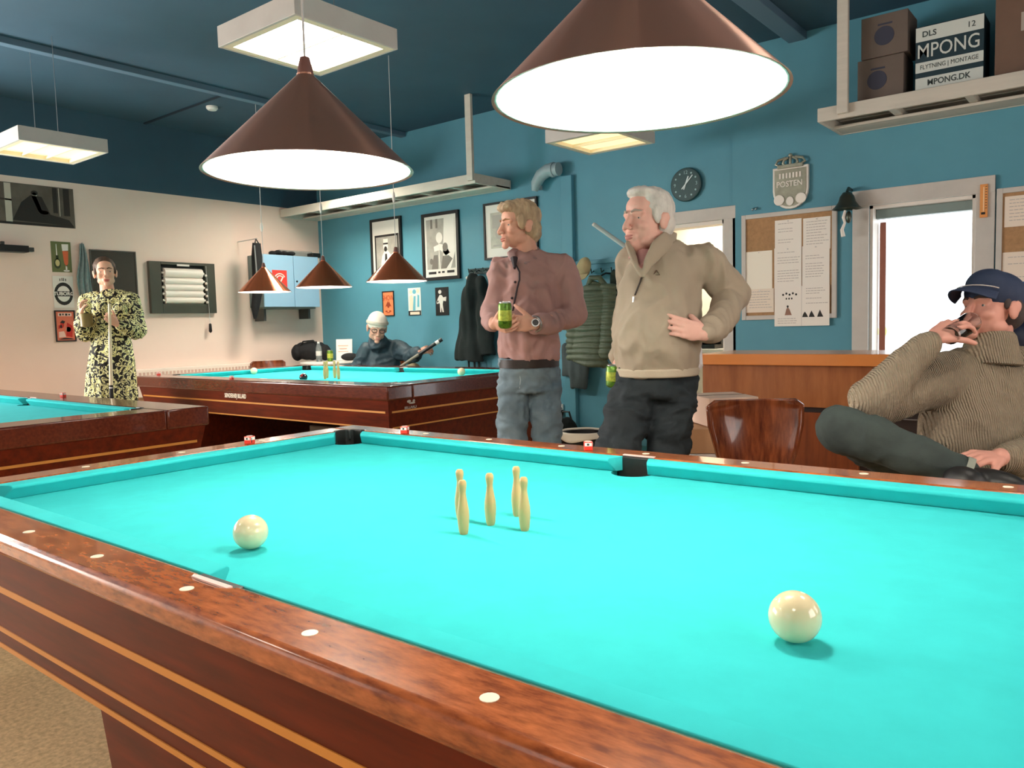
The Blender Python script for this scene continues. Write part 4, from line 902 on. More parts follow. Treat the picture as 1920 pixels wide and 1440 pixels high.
# pinboards
cork = mat('cork', (172, 134, 96), .9, var=.12, vscale=40)
text_m = mat('grey_text', (188, 180, 176), .6)
def sheet_lines(par, u0, u1, v0, v1, d, n, seed, m_=None):
    rnd = random.Random(seed); W = u1 - u0; g = G()
    for k in range(n):
        z = v1 - (v1 - v0) * (.12 + .78 * k / n); L = rnd.uniform(.5, .8)
        if rnd.random() < .25: continue
        x = u0 + W * .12
        while x < u0 + W * (.1 + L):                           # words of a line
            ww = W * rnd.uniform(.05, .14); WC.box(g, x, min(x + ww, u1 - W * .06), z - .0025, z + .0025, d, d + .0006); x += ww + W * .02
    if g.v:
        o = g.obj('printed_text', m_ or text_m, par, smooth=False); o['kind'] = 'stuff'
def paper(label, tl, br, d, n, seed, tilt=0.0, m_=None, cat='paper', name='notice', pin=True):
    u0, u1, v0, v1 = tl[0], br[0], br[2], tl[2]
    t = thing(name, label, cat, WC.p((u0 + u1) / 2, (v0 + v1) / 2, d), 'papers on the pinboards')
    WC.flat(G(), [(u0, v0), (u1, v0 + tilt), (u1, v1 + tilt), (u0, v1)], d, d + .0015).obj('sheet', m_ or white_paper, t, smooth=False)
    sheet_lines(t, u0, u1, v0, v1, d + .0015, n, seed)
    if pin: WC.disc(G(), ((u0 + u1) / 2, v1 - .012), .005, .005, d + .0015, d + .007, 10).obj('drawing_pin', steel, t)
    return t
def pinboard(label, tl, br, fw=.035):
    u0, u1, v0, v1 = tl[0], br[0], br[2], tl[2]
    t = thing('pinboard', label, 'pinboard', WC.p((u0 + u1) / 2, v0, 0), 'pinboards')
    for q in ((u0, u0 + fw, v0, v1), (u1 - fw, u1, v0, v1), (u0 + fw, u1 - fw, v0, v0 + fw), (u0 + fw, u1 - fw, v1 - fw, v1)):
        WC.box(G(), *q, .001, .028).obj('frame_bar', grey_paint, t, smooth=False, bevel=.003)
    WC.box(G(), u0 + fw, u1 - fw, v0 + fw, v1 - fw, .001, .014).obj('cork_panel', cork, t, smooth=False)
    return t
pinboard('large white framed cork pinboard left of the bright doorway', (-0.2752, 5.55, 2.06), (0.4728, 5.55, 1.211))
paper('upper left printed sheet on the large pinboard', (-0.002601, 5.56, 1.992), (0.2072, 5.56, 1.749), .0150, 9, 1)
paper('upper right printed sheet on the large pinboard, top row by the frame', (0.2192, 5.56, 1.986), (0.4245, 5.56, 1.74), .0152, 9, 2)
paper('middle printed sheet on the large pinboard, in the centre column', (-0.007178, 5.56, 1.774), (0.2075, 5.56, 1.459), .0170, 12, 3)
paper('middle right printed sheet on the large pinboard, beside the centre one', (0.2133, 5.56, 1.773), (0.4196, 5.56, 1.465), .0172, 12, 4)
paper('blank cream sheet on the left side of the large pinboard', (-0.2401, 5.56, 1.763), (-0.02488, 5.56, 1.458), .0150, 0, 5, m_=mat('cream_paper', (246, 240, 226), .7))
paper('lower left notice with a few lines on the large pinboard', (-0.2414, 5.56, 1.46), (-0.01218, 5.56, 1.271), .0151, 7, 6, m_=mat('warm_paper', (236, 222, 206), .7))
t = paper('wide folded leaflet with small photos hanging over the bottom of the pinboard', (-0.00178, 5.55, 1.466), (0.4238, 5.55, 1.155), .0288, 0, 7, pin=False, name='leaflet')
a, b = (5.097e-05, 5.545, 1.465), (0.4253, 5.545, 1.155)
Wd, Hd = b[0] - a[0], a[2] - b[2]; f = lambda x, y: (a[0] + Wd * x, b[2] + Hd * y)
g = G(); [WC.disc(g, f(.28 + .06 * k - .12, .80 + .03 * (k % 2)), .008, .009, .0304, .0310, 8) for k in range(5)]; [WC.disc(g, f(.22 + .05 * k, .70), .006, .008, .0304, .031, 8) for k in range(3)]
o = g.obj('headline_print', P_dark, t, smooth=False); o['kind'] = 'stuff'
WC.flat(G(), [f(.19, .28), f(.22, .44), f(.25, .48), f(.28, .42), f(.32, .28)], .0304, .031).obj('drawing', mat('brownish_print', (150, 110, 92), .6), t, smooth=False)
WC.disc(G(), f(.245, .50), .008, .010, .0304, .0312, 12).obj('drawing', P_dark, t, smooth=False)
for k, xx in enumerate((.56, .68, .83)):
    WC.flat(G(), [f(xx - .05, .22), f(xx - .03, .30), f(xx, .36 + .02 * k), f(xx + .03, .30), f(xx + .06, .22)], .0304, .031).obj('photo_print', P_dark, t, smooth=False)
WC.flat(G(), [f(.497, .0), f(.503, .0), f(.503, 1), f(.497, 1)], .0304, .0308).obj('fold_line', text_m, t, smooth=False)
sheet_lines(t, a[0] + Wd * .52, b[0], b[2] + Hd * .45, a[2], .0304, 7, 9); sheet_lines(t, a[0], a[0] + Wd * .48, b[2], b[2] + Hd * .22, .0304, 3, 10)
pinboard('second white framed cork pinboard at the right frame edge', (1.509, 5.55, 2.05), (1.882, 5.55, 1.281))
cork2 = None
paper('notice with a few lines at the top of the right hand pinboard', (1.555, 5.56, 1.992), (1.785, 5.56, 1.789), .0150, 7, 11, m_=MATS['warm_paper'])
paper('lower printed notice on the right hand pinboard behind the capped man', (1.549, 5.56, 1.621), (1.808, 5.56, 1.337), .0150, 5, 12, m_=MATS['warm_paper'])
# bell and thermometer by the doorway
p = (0.5713, 5.46, 2.011)
t = thing('brass_bell', 'dark bronze bell with a white rope at the upper left corner of the doorway', 'bell', p)
bz = mat('dark_bronze', (78, 84, 76), .35, metal=.7, var=.1, vscale=8)
G().lathe([(0, .125), (.03, .12), (.05, .09), (.062, .05), (.085, .018), (.105, 0), (.098, 0), (.078, .018), (.055, .05), (.0, .11)], p, 32).obj('bell_body', bz, t, angle=50)
G().sweep([(p[0], 5.575, p[2] + .15), (p[0], 5.5, p[2] + .155), (p[0], 5.46, p[2] + .12)], .012, 10).obj('wall_bracket', bz, t)
G().ell((p[0] + .012, 5.46, p[2] - .06), (.022, .022, .045)).obj('clapper', bz, t)
G().sweep([(p[0] - .01, 5.45, p[2] - .01), (p[0] - .02, 5.445, p[2] - .06), (p[0] - .012, 5.45, p[2] - .10), (p[0] - .03, 5.445, p[2] - .15), (p[0] - .022, 5.45, p[2] - .20)], [.009, .012, .009, .013, .016], 8).obj('rope', white_paper, t)
a, b = (1.413, 5.54, 2.089), (1.459, 5.54, 1.866)
t = thing('wall_thermometer', 'small wooden thermometer on the right door casing', 'thermometer', ((a[0] + b[0]) / 2, 5.55, b[2]))
G().box(a[0], b[0], 5.535, 5.5475, b[2], a[2]).obj('backing', mat('thermometer_wood', (226, 152, 84), .5), t, smooth=False, bevel=.002)
G().box((a[0] + b[0]) / 2 - .004, (a[0] + b[0]) / 2 + .004, 5.5325, 5.535, b[2] + .04, a[2] - .02).obj('glass_tube', mat('pale_tube', (246, 206, 160), .2), t, smooth=False)
G().box((a[0] + b[0]) / 2 - .014, (a[0] + b[0]) / 2 + .01, 5.533, 5.535, b[2] + .02, b[2] + .035).obj('maker_plate', P_dark, t, smooth=False)
for k in range(9): G().box(b[0] - .014, b[0] - .004, 5.534, 5.535, b[2] + .06 + k * .018, b[2] + .064 + k * .018).obj('scale_mark', P_dark, t, smooth=False)
# pipe stub
p = (-2.15, 5.5, 2.668)
t = thing('vent_pipe', 'short pale elbow pipe high on the far wall beside the picture', 'pipe', p)
G().sweep([(p[0] + .11, 5.5, p[2] + .01), (p[0] - .02, 5.5, p[2] + .015), (p[0] - .10, 5.5, p[2] - .02), (p[0] - .16, 5.5, p[2] - .09), (p[0] - .18, 5.5, p[2] - .16)], [.062, .062, .06, .052, .03], 18).obj('pipe_bend', mat('grey_blue_pipe', (150, 172, 178), .5), t)
G().cyl((p[0] + .03, 5.5, p[2] + .012), (p[0] + .06, 5.5, p[2] + .012), .07, n=20).obj('pipe_collar', MATS['grey_blue_pipe'], t)
G().box(p[0] - .2, p[0] - .16, 5.5, 5.6, p[2] - .14, p[2] - .10).obj('pipe_bracket', MATS['grey_blue_pipe'], t, smooth=False)

# ---------------------------------------------------------------- hanging storage racks
rackw = mat('whitewashed_timber', (202, 196, 184), .6, var=.06, vscale=5, stretch=(.5, 4, 4))
def rack(label, x0, x1, posts):
    t = thing('storage_rack', label, 'rack', ((x0 + x1) / 2, 5.3, 2.575), 'timber storage racks')
    G().box(x0, x1, 5.03, 5.058, 2.575, 2.668).obj('front_board', rackw, t, smooth=False, bevel=.004)
    G().box(x0, x1, 5.34, 5.56, 2.578, 2.598).obj('lower_board', rackw, t, smooth=False, bevel=.003)
    G().box(x0, x1, 5.56, 5.574, 2.575, 2.668).obj('back_board', rackw, t, smooth=False, bevel=.003)
    G().box(x0, x0 + .025, 5.058, 5.56, 2.575, 2.668).obj('end_board', rackw, t, smooth=False, bevel=.003)
    G().box(x1 - .025, x1, 5.058, 5.56, 2.575, 2.668).obj('end_board', rackw, t, smooth=False, bevel=.003)
    n = int((x1 - x0) / .42)
    for k in range(1, n):
        x = x0 + (x1 - x0) * k / n
        G().box(x - .024, x + .024, 5.06, 5.558, 2.60, 2.645).obj('cross_bar', rackw, t, smooth=False, bevel=.003)
    for k in range(4):
        y = 5.075 + k * .122
        G().box(x0 + .03, x1 - .03, y, y + .098, 2.646, 2.664).obj('shelf_slat', rackw, t, smooth=False, bevel=.002)
    for x in posts: G().box(x - .036, x + .036, 4.995, 5.029, 2.60, CZ).obj('hanger_post', rackw, t, smooth=False, bevel=.003)
    return t
rack('long timber storage rack under the ceiling above the framed pictures', -5.775, -2.68, (-2.72,))
rack('timber storage rack at upper right carrying cardboard boxes', .49, 3.2, (.665, 2.4))
# load on the right rack
ZR = 2.6685
dim = mat('dim_brown_cardboard', (104, 92, 84), .8, var=.06, vscale=5)
def disc_box(label, x0, x1, y0, y1, z0, z1, dx=0):
    t = thing('cardboard_box', label, 'box', ((x0 + x1) / 2, (y0 + y1) / 2, z0), 'boxes on the timber rack')
    G().box(x0, x1, y0, y1, z0, z1).obj('carton', dim, t, smooth=False, bevel=.004)
    c = ((x0 + x1) / 2 + dx, z0 + (z1 - z0) * .48); r = .062
    G().prism([(c[0] + r * cos(2 * pi * k / 28), c[1] + r * sin(2 * pi * k / 28)) for k in range(28)], lambda u, v, q: (u, y0 - .0006 - .001 * q, v)).obj('printed_disc', mat('slate_print', (56, 58, 74), .6), t, smooth=False)
    G().box(c[0] - .04, c[0] + .05, y0 - .0014, y0 - .0004, c[1] + r + .008, c[1] + r + .02).obj('printed_strip', mat('slate_print', (56, 58, 74), .6), t, smooth=False)
disc_box('lower brown box with a dark disc on the right rack, under another', .73, 1.02, 5.12, 5.40, ZR, 2.952, -.02)
disc_box('upper brown box with a dark disc on the right rack, on top of another', .755, 1.045, 5.11, 5.38, 2.9535, 3.225)
t = thing('printed_carton', 'dark carton with white lettered bands standing on the right rack', 'box', (1.283, 5.2, ZR))
x0, x1, y0 = 1.09, 1.478, 5.12; zt = 3.088
G().box(x0, x1, y0, 5.36, ZR, zt).obj('carton', mat('dark_petrol_carton', (26, 52, 62), .6), t, smooth=False, bevel=.003)
pw = mat('printed_white', (206, 212, 206), .6); H = zt - ZR
for a_, b_ in ((.77, .985), (.30, .455), (.01, .22)):
    G().box(x0 + .001, x1 - .001, y0 - .0012, y0, ZR + H * a_, ZR + H * b_).obj('printed_band', pw, t, smooth=False)
text('lettering', 'MPONG', .125, pw, t, R_BACK, ((x0 + x1) / 2 - .005, y0 - .0016, ZR + H * .61), bold=.0005, sx=.80)
ptx = mat('printed_dark_text', (60, 70, 70), .6)
text('lettering', 'FLYTNING | MONTAGE', .040, ptx, t, R_BACK, ((x0 + x1) / 2, y0 - .0016, ZR + H * .375), sx=.8)
text('lettering', 'MPONG.DK', .052, ptx, t, R_BACK, ((x0 + x1) / 2, y0 - .0016, ZR + H * .13), bold=.001, sx=.9)
text('lettering', 'DLS', .05, ptx, t, R_BACK, (x0 + .08, y0 - .0016, ZR + H * .87), bold=.001)
text('lettering', '12', .05, ptx, t, R_BACK, (x1 - .07, y0 - .0016, ZR + H * .87))
t = thing('cardboard_box', 'large brown box at the right end of the rack, cut by the frame', 'box', (1.8, 5.2, ZR), 'boxes on the timber rack')
G().box(1.54, 2.05, 5.10, 5.42, ZR, 3.14).obj('carton', mat('dark_brown_cardboard', (112, 88, 74), .8, var=.05, vscale=5), t, smooth=False, bevel=.004)
G().box(1.675, 1.80, 5.0985, 5.0998, 2.92, 3.03).obj('shipping_label', mat('grey_label', (170, 160, 148), .6), t, smooth=False)
G().box(1.54, 2.05, 5.259, 5.261, 3.1395, 3.1415).obj('flap_seam', P_dark, t, smooth=False)
p = (.9, 5.24, 2.61)
tag(G().box(.66, .90, 5.10, 5.13, 2.60, 2.643).obj('dark_batten', black_plastic, smooth=False, bevel=.003), 'dark batten lying between the cross bars of the right rack', 'batten')
# things inside the kitchenette and outside the doorway
p = (-0.98, 6.35, 1.068)
t = thing('coffee_machine', 'black coffee machine on the kitchenette counter seen past the beige elbow', 'machine', (p[0], 6.4, 1.0))
zt = (-0.9556, 6.3, 1.216)[2]; zb = (-0.9579, 6.3, 0.9473)[2]
G().box(p[0] - .10, p[0] + .13, 6.3, 6.55, zb, zb + .04).obj('base', black_plastic, t, smooth=False, bevel=.006)
G().box(p[0] - .10, p[0] + .13, 6.45, 6.55, zb + .04, zt).obj('body', black_plastic, t, smooth=False, bevel=.006)
G().box(p[0] - .10, p[0] + .13, 6.3, 6.45, zt - .10, zt).obj('brew_head', black_plastic, t, smooth=False, bevel=.006)
G().lathe([(.05, 0), (.062, .03), (.06, .09), (.045, .11)], (p[0] + .015, 6.37, zb + .042), 20).obj('glass_jug', mat('dark_glass', (60, 50, 46), .1, trans=.5), t)
t = thing('kitchenette_counter', 'white kitchenette counter behind the beige sweater elbow', 'counter', (p[0], 6.4, 0))
G().box(-1.88, -.02, 6.25, 6.74, zb - .035, zb - .001).obj('worktop', white_paint, t, smooth=False, bevel=.003)
G().box(-1.88, -.02, 6.28, 6.74, 0, zb - .035).obj('cupboard', ki, t, smooth=False)
p = (0.3216, 7.6, 1.59)
t = thing('garden_post', 'pale upright post with a yellow green knob outside the bright doorway', 'post', (p[0], 7.6, 0))
G().cyl((p[0], 7.6, -.02), (p[0], 7.6, 1.88), .026, n=14).obj('post', mat('very_pale_post', (238, 242, 240), .5), t)
G().ell((p[0], 7.56, (0.3212, 7.6, 1.065)[2]), (.045, .02, .06)).obj('knob', mat('yellow_green', (226, 236, 120), .5), t)

# ---------------------------------------------------------------- people
RT = V((.782, .623, 0)).normalized(); AW = V((-.623, .782, 0)).normalized(); UP = V((0, 0, 1))   # right, away, up as a viewer at the near table sees them
CAMLOC = V((2.28554, -.69602, 1.22285))
def facing(deg): return (-AW * cos(rad(deg)) - RT * sin(rad(deg))).normalized()    # 0 looks at the near table corner, 90 to the left
class Head:
    def __init__(s, c, deg, pitch=0.0, roll=0.0, sc=1.0):
        F = facing(deg); X = F.cross(UP).normalized()
        R = M.Rotation(rad(roll), 3, F) @ M.Rotation(rad(pitch), 3, X)
        s.X, s.F, s.U = R @ X, R @ F, R @ UP; s.c = V(c); s.s = sc
        s.R = M((s.X, s.F, s.U)).transposed()
    def __call__(s, x, y, z): return s.c + (s.X * x + s.F * y + s.U * z) * s.s
    def ell(s, g, c, r, n=20, m=14): return g.ell(s(*c), [q * s.s for q in r], s.R, n, m)
    def rc(s, g, a, b, r0, r1): return g.rcone(s(*a), s(*b), r0 * s.s, r1 * s.s)
def head_skin(g, H, jowl=0.0, jaw=1.0, nose=1.0, ears=True):
    H.ell(g, (0, -.015, .030), (.074, .095, .085)); H.ell(g, (0, .026, -.030), (.063 * jaw, .060, .078))
    for s in (-1, 1):
        H.ell(g, (s * .040 * jaw, .012, -.066), (.024, .040, .026)); H.ell(g, (s * .038, .058, -.030), (.023, .024, .022))
        H.rc(g, (s * .012, .080, .019), (s * .046, .066, .018), .0105, .009)
        H.rc(g, (s * .020, .0738, .0066), (s * .042, .0672, .0052), .0055, .005)                  # upper lids
        H.rc(g, (s * .020, .0718, -.0088), (s * .042, .0655, -.0072), .0055, .005)               # lower lids
        H.ell(g, (s * .0125 * nose, .1005, -.0385), (.0085, .011, .0075))
        if ears:
            H.ell(g, (s * .077, -.012, -.012), (.010, .021, .031)); H.ell(g, (s * .083, -.020, .002), (.006, .017, .020))
        if jowl: H.ell(g, (s * .036, .030, -.088), (.028, .036, .022))
    H.ell(g, (0, .040, .045), (.056, .044, .045))
    H.rc(g, (0, .083, .012), (0, .1085 * nose, -.034), .0085, .0115 * nose)
    H.ell(g, (0, .0775, -.0985), (.023, .017, .017)); H.ell(g, (0, .078, -.068), (.030, .017, .022))
    if jowl: H.ell(g, (0, .045, -.104), (.040, .042, .022 + jowl))
eye_w = mat('eye_white', (186, 170, 160), .3); iris_m = mat('eye_iris', (66, 80, 84), .25)
def face_parts(H, par, brow, lip, squint=0.0, open_=0.0):
    for s in (-1, 1):
        e = H.ell(G(), (s * .031, .0615, -.001), (.0125, .0125, .0125), 16, 12).obj('eye', eye_w, par)
        H.ell(G(), (s * .0305, .0715, -.001), (.0058, .0032, .0058), 12, 8).obj('iris', iris_m, e)
        G().sweep([H(s * .012, .0915, .021), H(s * .026, .086, .027), H(s * .049, .070, .022)], [.004 * H.s, .0046 * H.s, .0025 * H.s], 8).obj('eyebrow', brow, par)
    H.ell(H.ell(G(), (0, .0915, -.0655), (.022, .0065, .0042)), (0, .0905, -.0745 - open_), (.019, .0070, .0055)).obj('lips', lip, par)
def hand(g, W, F, N, T, s=1.0, curl=(30, 35, 25), spread=6, thumb=(.62, .66, .38), tb=(0, 18, 18), curls=None):
    W, F, N, T = V(W), V(F).normalized(), V(N).normalized(), V(T)
    N = (N - F * N.dot(F)).normalized(); T = (T - F * T.dot(F) - N * T.dot(N)).normalized()
    off = (.029, .010, -.010, -.028); L = (.072, .080, .075, .060); kl = (.086, .089, .085, .078)
    g.ell(W + F * .048 * s, (.040 * s, .046 * s, .0150 * s), M((T, F, N)).transposed(), 16, 10)
    for i in range(4):
        K = W + (F * kl[i] + T * off[i]) * s
        g.rcone(W + (F * .012 + T * off[i] * .55) * s, K, .0140 * s, .0108 * s, 10)
        c = curls[i] if curls else curl
        d = (M.Rotation(rad(spread * (1.3 - i) ), 3, N) @ F)
        if d.dot(T) * off[i] < 0: d = (M.Rotation(rad(-spread * (1.3 - i)), 3, N) @ F)
        ax = F.cross(N).normalized(); p = K; a = 0
        for j, (q, fr) in enumerate(zip(c, (.45, .31, .24))):
            a += q; dd = M.Rotation(rad(a), 3, ax) @ d
            e = p + dd * (L[i] * fr * s); r = (.0096, .0086, .0078, .0068)
            k = .86 if i == 3 else 1
            g.rcone(p, e, r[j] * s * k, r[j + 1] * s * k, 10); p = e
    p = W + (F * .024 + T * .024) * s; d = (F * thumb[0] + T * thumb[1] + N * thumb[2]).normalized()
    ax = d.cross(N).normalized()
    for j, (ln, q) in enumerate(zip((.040, .033, .027), tb)):
        d = M.Rotation(rad(q), 3, ax) @ d; e = p + d * ln * s
        r = (.0135, .0112, .0102, .0080); g.rcone(p, e, r[j] * s, r[j + 1] * s, 10); p = e
def on(o, p, d=None):                    # the point of a garment surface seen at p
    dg = bpy.context.evaluated_depsgraph_get()
    off = V(o['_w']); q = V(p); d = (q - CAMLOC).normalized() if d is None else V(d)
    ok, loc, nor, _ = o.ray_cast(q - d * .7 - off, d)
    return (loc + off, nor) if ok else (q, -d)
def strip(o, pts, r, lift=.0): return [on(o, p)[0] + on(o, p)[1] * lift for p in pts]
def folds(amp, sc, seed=0.0, st=(1, 1, .6)):
    def f(c, n):
        p = V((c.x * sc * st[0] + seed, c.y * sc * st[1], c.z * sc * st[2]))
        w_ = V((noise.noise(p * .7), noise.noise(p * .7 + V((7, 3, 1))), noise.noise(p * .7 + V((2, 9, 5)))))
        q = p * 1.15 + w_ * 1.1
        return amp * (.8 * noise.noise(p) + 1.25 * (.32 - abs(noise.noise(q))) + .35 * (.3 - abs(noise.noise(q * 2.3))))
    return f
def skin(n, c): return mat('skin_' + n, c, .5, var=.02, vscale=9, spec=.3)
def shoe(par, a, d, m_, s=1.0, z=0.0):
    a, d = V(a), V(d); d.z = 0; d.normalize(); g = G(); R = M((d.cross(UP), d, UP)).transposed()
    f = V((a.x, a.y, z))
    g.ell(f + d * .10 * s + UP * .035, (.045 * s, .11 * s, .034), R); g.ell(f - d * .01 * s + UP * .045, (.040 * s, .055 * s, .044), R); g.ell(f + UP * .075, (.042, .05, .04), R)
    g.obox(f + d * .05 * s + UP * .010, (.080 * s, .27 * s, .02), R)
    return blob('shoe', g, .007, 3, m_, par)
belt_m = mat('dark_leather_belt', (40, 30, 26), .5); shoe_m = mat('black_shoe_leather', (26, 24, 24), .45)
def person(label, base, z=0.0): return thing('person', label, 'person', (base[0], base[1], 0))
def torso_core(g, pts, k=.8):
    g.sweep(pts, [(r[0] * k, r[1] * k) for r in TR], 16, up=RT)

# ===== man in the beige half-zip sweater
c0 = V((0.7777, 2.143, 1.223))
P2 = person('standing man in a beige half zip sweater with one hand on his hip', c0)
H = Head((0.7386, 2.125, 1.625), 56, 2, 0, 1.06)
TP = [V(p) for p in ((0.7617, 2.172, 1.522), (0.7729, 2.177, 1.479), (0.7792, 2.177, 1.43), (0.7815, 2.157, 1.333), (0.7873, 2.112, 1.216), (0.7865, 2.102, 1.121), (0.7827, 2.116, 1.027))]
TR = [(.085, .075), (.135, .10), (.165, .115), (.172, .135), (.170, .155), (.168, .158), (.155, .145)]
lat2 = (RT * cos(rad(28)) - AW * -sin(rad(28))).normalized()
S1, E1, W1 = V((0.9001, 2.289, 1.45)), V((0.9808, 2.405, 1.321)), V((1.018, 2.048, 1.17))      # arm on the hip
S2, E2, W2 = V((0.6493, 2.179, 1.462)), V((0.5801, 2.258, 1.253)), V((0.5905, 2.147, 1.08))
sk2 = skin('ruddy', (222, 170, 154))
g = G(); head_skin(g, H, jowl=.012, jaw=1.07)
g.sweep([H(0, -.02, -.05), V((0.7573, 2.153, 1.492))], [.062, .068], 16)
g.sweep(TP[1:], [(a * .8, b * .75) for a, b in TR[1:]], 16, up=RT)
g.chain([S1, E1, W1], [.045, .04, .028]); g.chain([S2, E2, W2], [.045, .04, .028])
hF = V((0.9239, 1.976, 1.205)) - W1
hand(g, W1, hF, AW + RT * .1, UP, 1.0, curl=(14, 18, 12), spread=3, thumb=(.5, .45, .7))
g.chain([V((0.7158, 2.07, 0.9732)), V((0.6717, 1.865, 0.551)), V((0.6308, 1.83, 0.1284))], [.06, .045, .035]); g.chain([V((0.8278, 2.159, 0.9694)), V((0.8172, 2.069, 0.5188)), V((0.7861, 2.102, 0.05669))], [.06, .045, .035])
hand(g, W2, V((0.6024, 2.074, 1.027)) - W2, RT * .9 + AW * .2, -AW, 1.0, curl=(48, 58, 35), spread=2, thumb=(.7, .35, .5))
body = blob('body', g, .0042, 2, sk2, P2)
face_parts(H, P2, mat('grey_brow', (172, 156, 144), .8), mat('lip_dull', (186, 122, 112), .5))
grey_hair = mat('white_grey_hair', (202, 196, 188), .7, var=.14, vscale=30, stretch=(1, 1, .3), bump=.2, bscale=160)
g = G(); H.ell(g, (0, -.024, .042), (.0805, .096, .086)); H.ell(g, (0, -.05, -.01), (.078, .064, .07)); H.ell(g, (0, .03, .098), (.058, .052, .025))
for s in (-1, 1): H.ell(g, (s * .071, .012, .012), (.010, .022, .036))
blob('hair', g, .006, 2, grey_hair, P2, fn=lambda c, n: .0035 * noise.noise(c * 70))
beige = mat('taupe_knit', (164, 148, 128), .85, var=.05, vscale=5, bump=.12, bscale=500)
g = G(); g.sweep(TP, TR, 22, up=lat2)
g.ell(V((0.7851, 2.066, 1.161)), (.150, .150, .19))                                                # belly
g.chain([TP[2] + RT * .09, S1], [.085, .078]); g.chain([S1, E1, V((1.015, 2.164, 1.196)), W1 - (W1 - E1).normalized() * .02], [.080, .066, .048, .042])
g.chain([TP[2] - RT * .05, S2, E2, W2], [.08, .075, .06, .042])
sw = blob('half_zip_sweater', g, .009, 6, beige, P2, fn=folds(.017, 9, 3.0))
g = G(); q = [on(sw, (0.7411, 1.904, 1.048))[0], on(sw, (0.8544, 1.969, 1.041))[0], on(sw, (0.9592, 2.079, 1.048))[0]]
hem = G().sweep([TP[-1] + UP * .012, TP[-1] - UP * .022], [(.169, .160), (.164, .156)], 28, up=lat2).obj('ribbed_hem', mat('pale_taupe_rib', (188, 172, 150), .85, bump=.2, bscale=300), P2, bevel=.006)
# collar, open V with the pink shirt below, zip and chest emblem
pink = mat('dusty_pink_shirt', (206, 150, 146), .8, var=.05, vscale=6, bump=.06, bscale=300)
nk = H(0, -.01, -.13)
g = G(); g.sweep([V((0.7816, 2.056, 1.481)), V((0.7963, 1.986, 1.431))], [(.05, .03), (.016, .015)], 12, up=RT); g.sweep([H(0, .005, -.118), H(0, .01, -.15)], [(.060, .060), (.066, .066)], 18)
blob('pink_collar', g, .006, 2, pink, P2)
g = G()
a_ = [V(p) for p in ((0.7892, 2.249, 1.557), (0.8259, 2.122, 1.535), (0.8263, 2.042, 1.497), (0.8192, 1.986, 1.446), (0.8107, 1.954, 1.389))]
b_ = [V(p) for p in ((0.6756, 2.225, 1.581), (0.6822, 2.124, 1.552), (0.7155, 2.031, 1.509), (0.7704, 1.966, 1.449), (0.8075, 1.952, 1.389))]
g.sweep(a_, [(.014, .032), (.014, .040), (.013, .038), (.011, .026), (.006, .008)], 12, up=(0, 0, 1) if False else -AW)
g.sweep(b_, [(.014, .030), (.014, .036), (.013, .034), (.011, .022), (.006, .008)], 12, up=-AW)
g.sweep([a_[0], V((0.722, 2.299, 1.573)), b_[0]], [(.014, .03), (.014, .03), (.014, .03)], 12, up=-AW)
blob('stand_collar', g, .006, 3, beige, P2)
zp = strip(sw, ((0.8189, 1.936, 1.394), (0.8133, 1.929, 1.368), (0.8061, 1.921, 1.343), (0.8005, 1.914, 1.321)), 0, .002)
G().sweep(zp, .0035, 8).obj('zip', mat('dark_zip', (58, 50, 44), .5), P2)
q, n_ = on(sw, (0.8227, 1.867, 1.313)); G().sweep([q + n_ * .004, q + n_ * .006 - UP * .022], .004, 8).obj('zip_pull', steel, P2)
q, n_ = on(sw, (0.861, 1.97, 1.401)); g = G(); x_ = UP.cross(n_).normalized(); tri = [q + n_ * .002 + x_ * (.014 * cos(rad(k))) + UP * (.012 * sin(rad(k))) for k in (90, 210, 330, 90)]
G().sweep(tri, .0028, 6).obj('chest_emblem', mat('brown_embroidery', (98, 76, 58), .7), P2)
# shirt tail, trousers
g = G(); g.sweep([V((0.9022, 2.219, 1.106)), V((0.9101, 2.206, 1.036)), V((0.9067, 2.188, 1.018))], [(.018, .05), (.020, .055), (.012, .04)], 12, up=RT)
g.obj('shirt_tail', mat('white_shirt', (224, 220, 222), .75), P2)
navy = mat('dark_navy_trousers', (28, 36, 40), .8, var=.12, vscale=6, bump=.08, bscale=300)
g = G(); g.sweep([V((0.782, 2.117, 1.053)), V((0.7807, 2.122, 0.9817)), V((0.7757, 2.112, 0.9179))], [(.148, .125), (.158, .135), (.150, .12)], 20, up=lat2)
for pts in (((0.7177, 2.057, 0.9635), (0.71, 1.927, 0.744), (0.6793, 1.845, 0.5452), (0.6411, 1.844, 0.3187), (0.6172, 1.843, 0.1046)), ((0.8331, 2.162, 0.9586), (0.8282, 2.098, 0.7295), (0.8222, 2.059, 0.5105), (0.8009, 2.084, 0.2852), (0.7756, 2.116, 0.02766))):
    g.chain([V(p) for p in pts], [.092, .086, .072, .066, .058])
blob('trousers', g, .010, 5, navy, P2, fn=folds(.018, 11, 7.0, (1, 1, 1.6)))
shoe(P2, (0.6187, 1.839, 0.04794), -AW - RT * .5, shoe_m); shoe(P2, (0.7858, 2.096, 0.002575), -AW - RT * .1, shoe_m)
# his can
cA, cB = V((0.6211, 2.052, 1.044)), V((0.6223, 2.039, 0.9687))
cn = thing('beer_can', 'green beer can held low in the hand of the man in the beige sweater', 'can', cA, 'green beer cans'); cn['_w'] = (0, 0, 0)
can_mesh(cn, None, .030, .092, None, green, yel); cn.location = cB - UP * .008; cn.rotation_euler = (rad(4), rad(4), 0)
